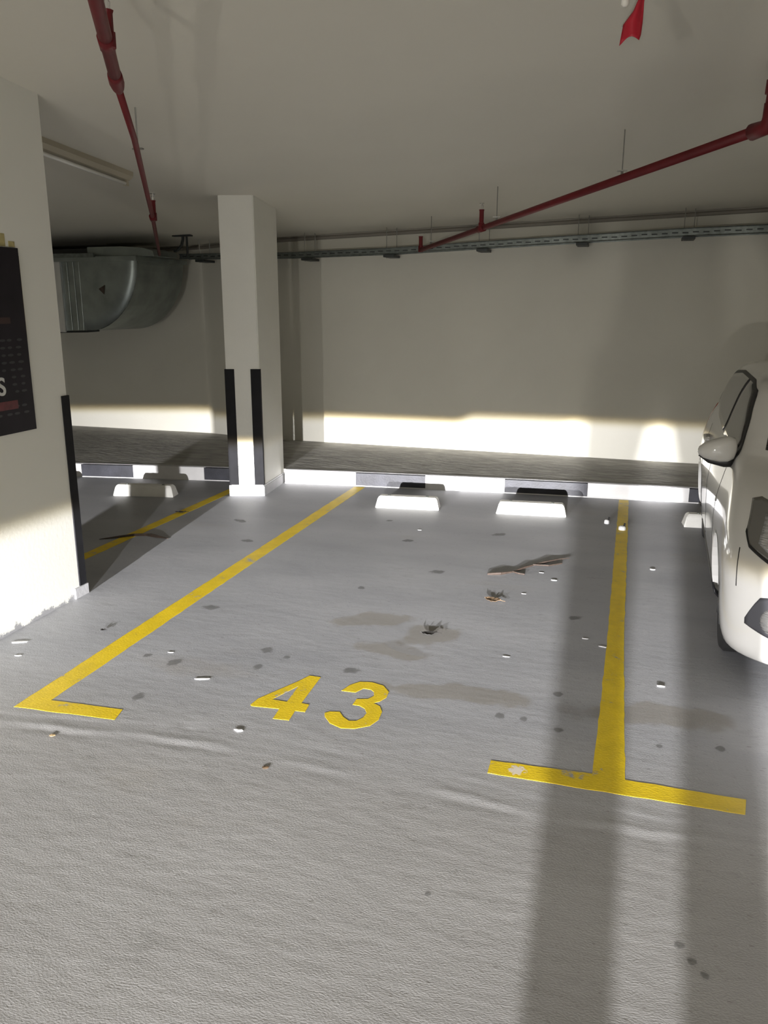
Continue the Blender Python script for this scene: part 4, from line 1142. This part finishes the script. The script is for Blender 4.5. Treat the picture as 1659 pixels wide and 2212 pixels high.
bv = [(0.08, Y, 0.95), (0.08, Y, 1.15), (0.08, Y, 1.36), (0.08, Y, 1.46), (0.08, Y + 0.01, 1.54), (0.08, Y + 0.02, 1.64), (0.08, Y + 0.01, 1.72),
      (-0.11, Y, 1.37), (-0.20, Y + 0.04, 1.14), (-0.10, Y + 0.20, 1.36), (-0.065, -0.075, 1.52),
      (0.27, Y, 1.37), (0.36, Y + 0.04, 1.14), (0.26, Y + 0.20, 1.36), (0.085, -0.075, 1.52),
      (-0.015, Y, 0.86), (-0.05, Y + 0.01, 0.48), (-0.025, Y, 0.09), (-0.03, Y + 0.14, 0.035),
      (0.165, Y, 0.86), (0.20, Y + 0.01, 0.48), (0.195, Y, 0.09), (0.20, Y + 0.14, 0.035)]
be = [(0, 1), (1, 2), (2, 3), (3, 4), (4, 5), (5, 6), (2, 7), (7, 8), (8, 9), (9, 10), (2, 11), (11, 12), (12, 13), (13, 14),
      (0, 15), (15, 16), (16, 17), (17, 18), (0, 19), (19, 20), (20, 21), (21, 22)]
br_ = [(0.15, 0.10), (0.135, 0.095), (0.15, 0.10), 0.065, 0.058, (0.078, 0.095), (0.062, 0.075), 0.06, 0.042, 0.034, 0.026, 0.06, 0.042, 0.034, 0.026,
       0.085, 0.062, 0.045, 0.032, 0.085, 0.062, 0.045, 0.032]
skin('body', bv, be, br_, 0, M['skin'], ph)
tv = [(0.06, Y, 0.98), (-0.03, Y, 0.82), (-0.062, Y + 0.01, 0.50), (-0.030, Y, 0.24), (-0.024, Y, 0.09), (0.165, Y, 0.84), (0.225, Y + 0.01, 0.50), (0.207, Y, 0.24), (0.195, Y, 0.09)]
skin('trousers', tv, [(0, 1), (1, 2), (2, 3), (3, 4), (0, 5), (5, 6), (6, 7), (7, 8)], [(0.20, 0.115), 0.118, 0.092, 0.074, 0.064, 0.11, 0.094, 0.074, 0.066], 0, M['trouser'], ph)
sv = [(0.06, Y, 0.93), (0.065, Y, 1.15), (0.08, Y, 1.35), (0.08, Y, 1.43), (-0.11, Y, 1.365), (-0.175, Y + 0.02, 1.22), (0.27, Y, 1.365), (0.335, Y + 0.02, 1.22)]
skin('shirt', sv, [(0, 1), (1, 2), (2, 3), (2, 4), (4, 5), (2, 6), (6, 7)], [(0.215, 0.13), (0.20, 0.12), (0.19, 0.115), 0.075, 0.075, 0.065, 0.075, 0.065], 0, M['shirt'], ph)
bm = bmesh.new(); bmesh.ops.create_uvsphere(bm, u_segments=20, v_segments=12, radius=1.0)
for v in bm.verts: v.co = Vector((0.08 + v.co.x * 0.083, Y - 0.012 + v.co.y * 0.098, 1.70 + v.co.z * 0.095))
for v in [v for v in bm.verts if v.co.y > Y + 0.045 and v.co.z < 1.72]: v.co.y = Y + 0.04
build('hair', bm, M['hair'], ph, True, world=True)
fv, fe, fr_ = [], [], []
for s, wx in ((-1, -0.065), (1, 0.085)):
    for k in range(5):
        b0 = len(fv)
        if k == 4: pts = [(wx, -0.075, 1.53), (wx - s * 0.035, -0.06, 1.58), (wx - s * 0.045, -0.045, 1.62)]
        else: pts = [(wx, -0.075, 1.53), (wx + s * 0.012 - 0.0 * k, -0.07, 1.585 + 0.018 * k), (wx + s * 0.004, -0.035, 1.60 + 0.02 * k), (wx - s * 0.02, -0.028, 1.605 + 0.02 * k)]
        for i, p in enumerate(pts):
            fv.append(p); fr_.append(0.020 if i == 0 else 0.009)
            if i: fe.append((b0 + i - 1, b0 + i))
hand = []
for h_ in range(2):
    for k in range(5):
        lo = h_ * 19 + k * 4; n_ = 4 if k < 4 else 3
        vs = fv[lo:lo + n_]
        f_ = skin('finger', vs, [(i, i + 1) for i in range(n_ - 1)], [0.018, 0.009, 0.0085, 0.007][:n_], 0, M['skin'], ph)
pho = build('phone', box((-0.045, -0.052, 1.575), (0.065, -0.043, 1.70), 0.003), M['phone'])
pho.location = (0, 0, 0); prop(pho, 'black phone held up in both hands behind the camera view', 'phone')
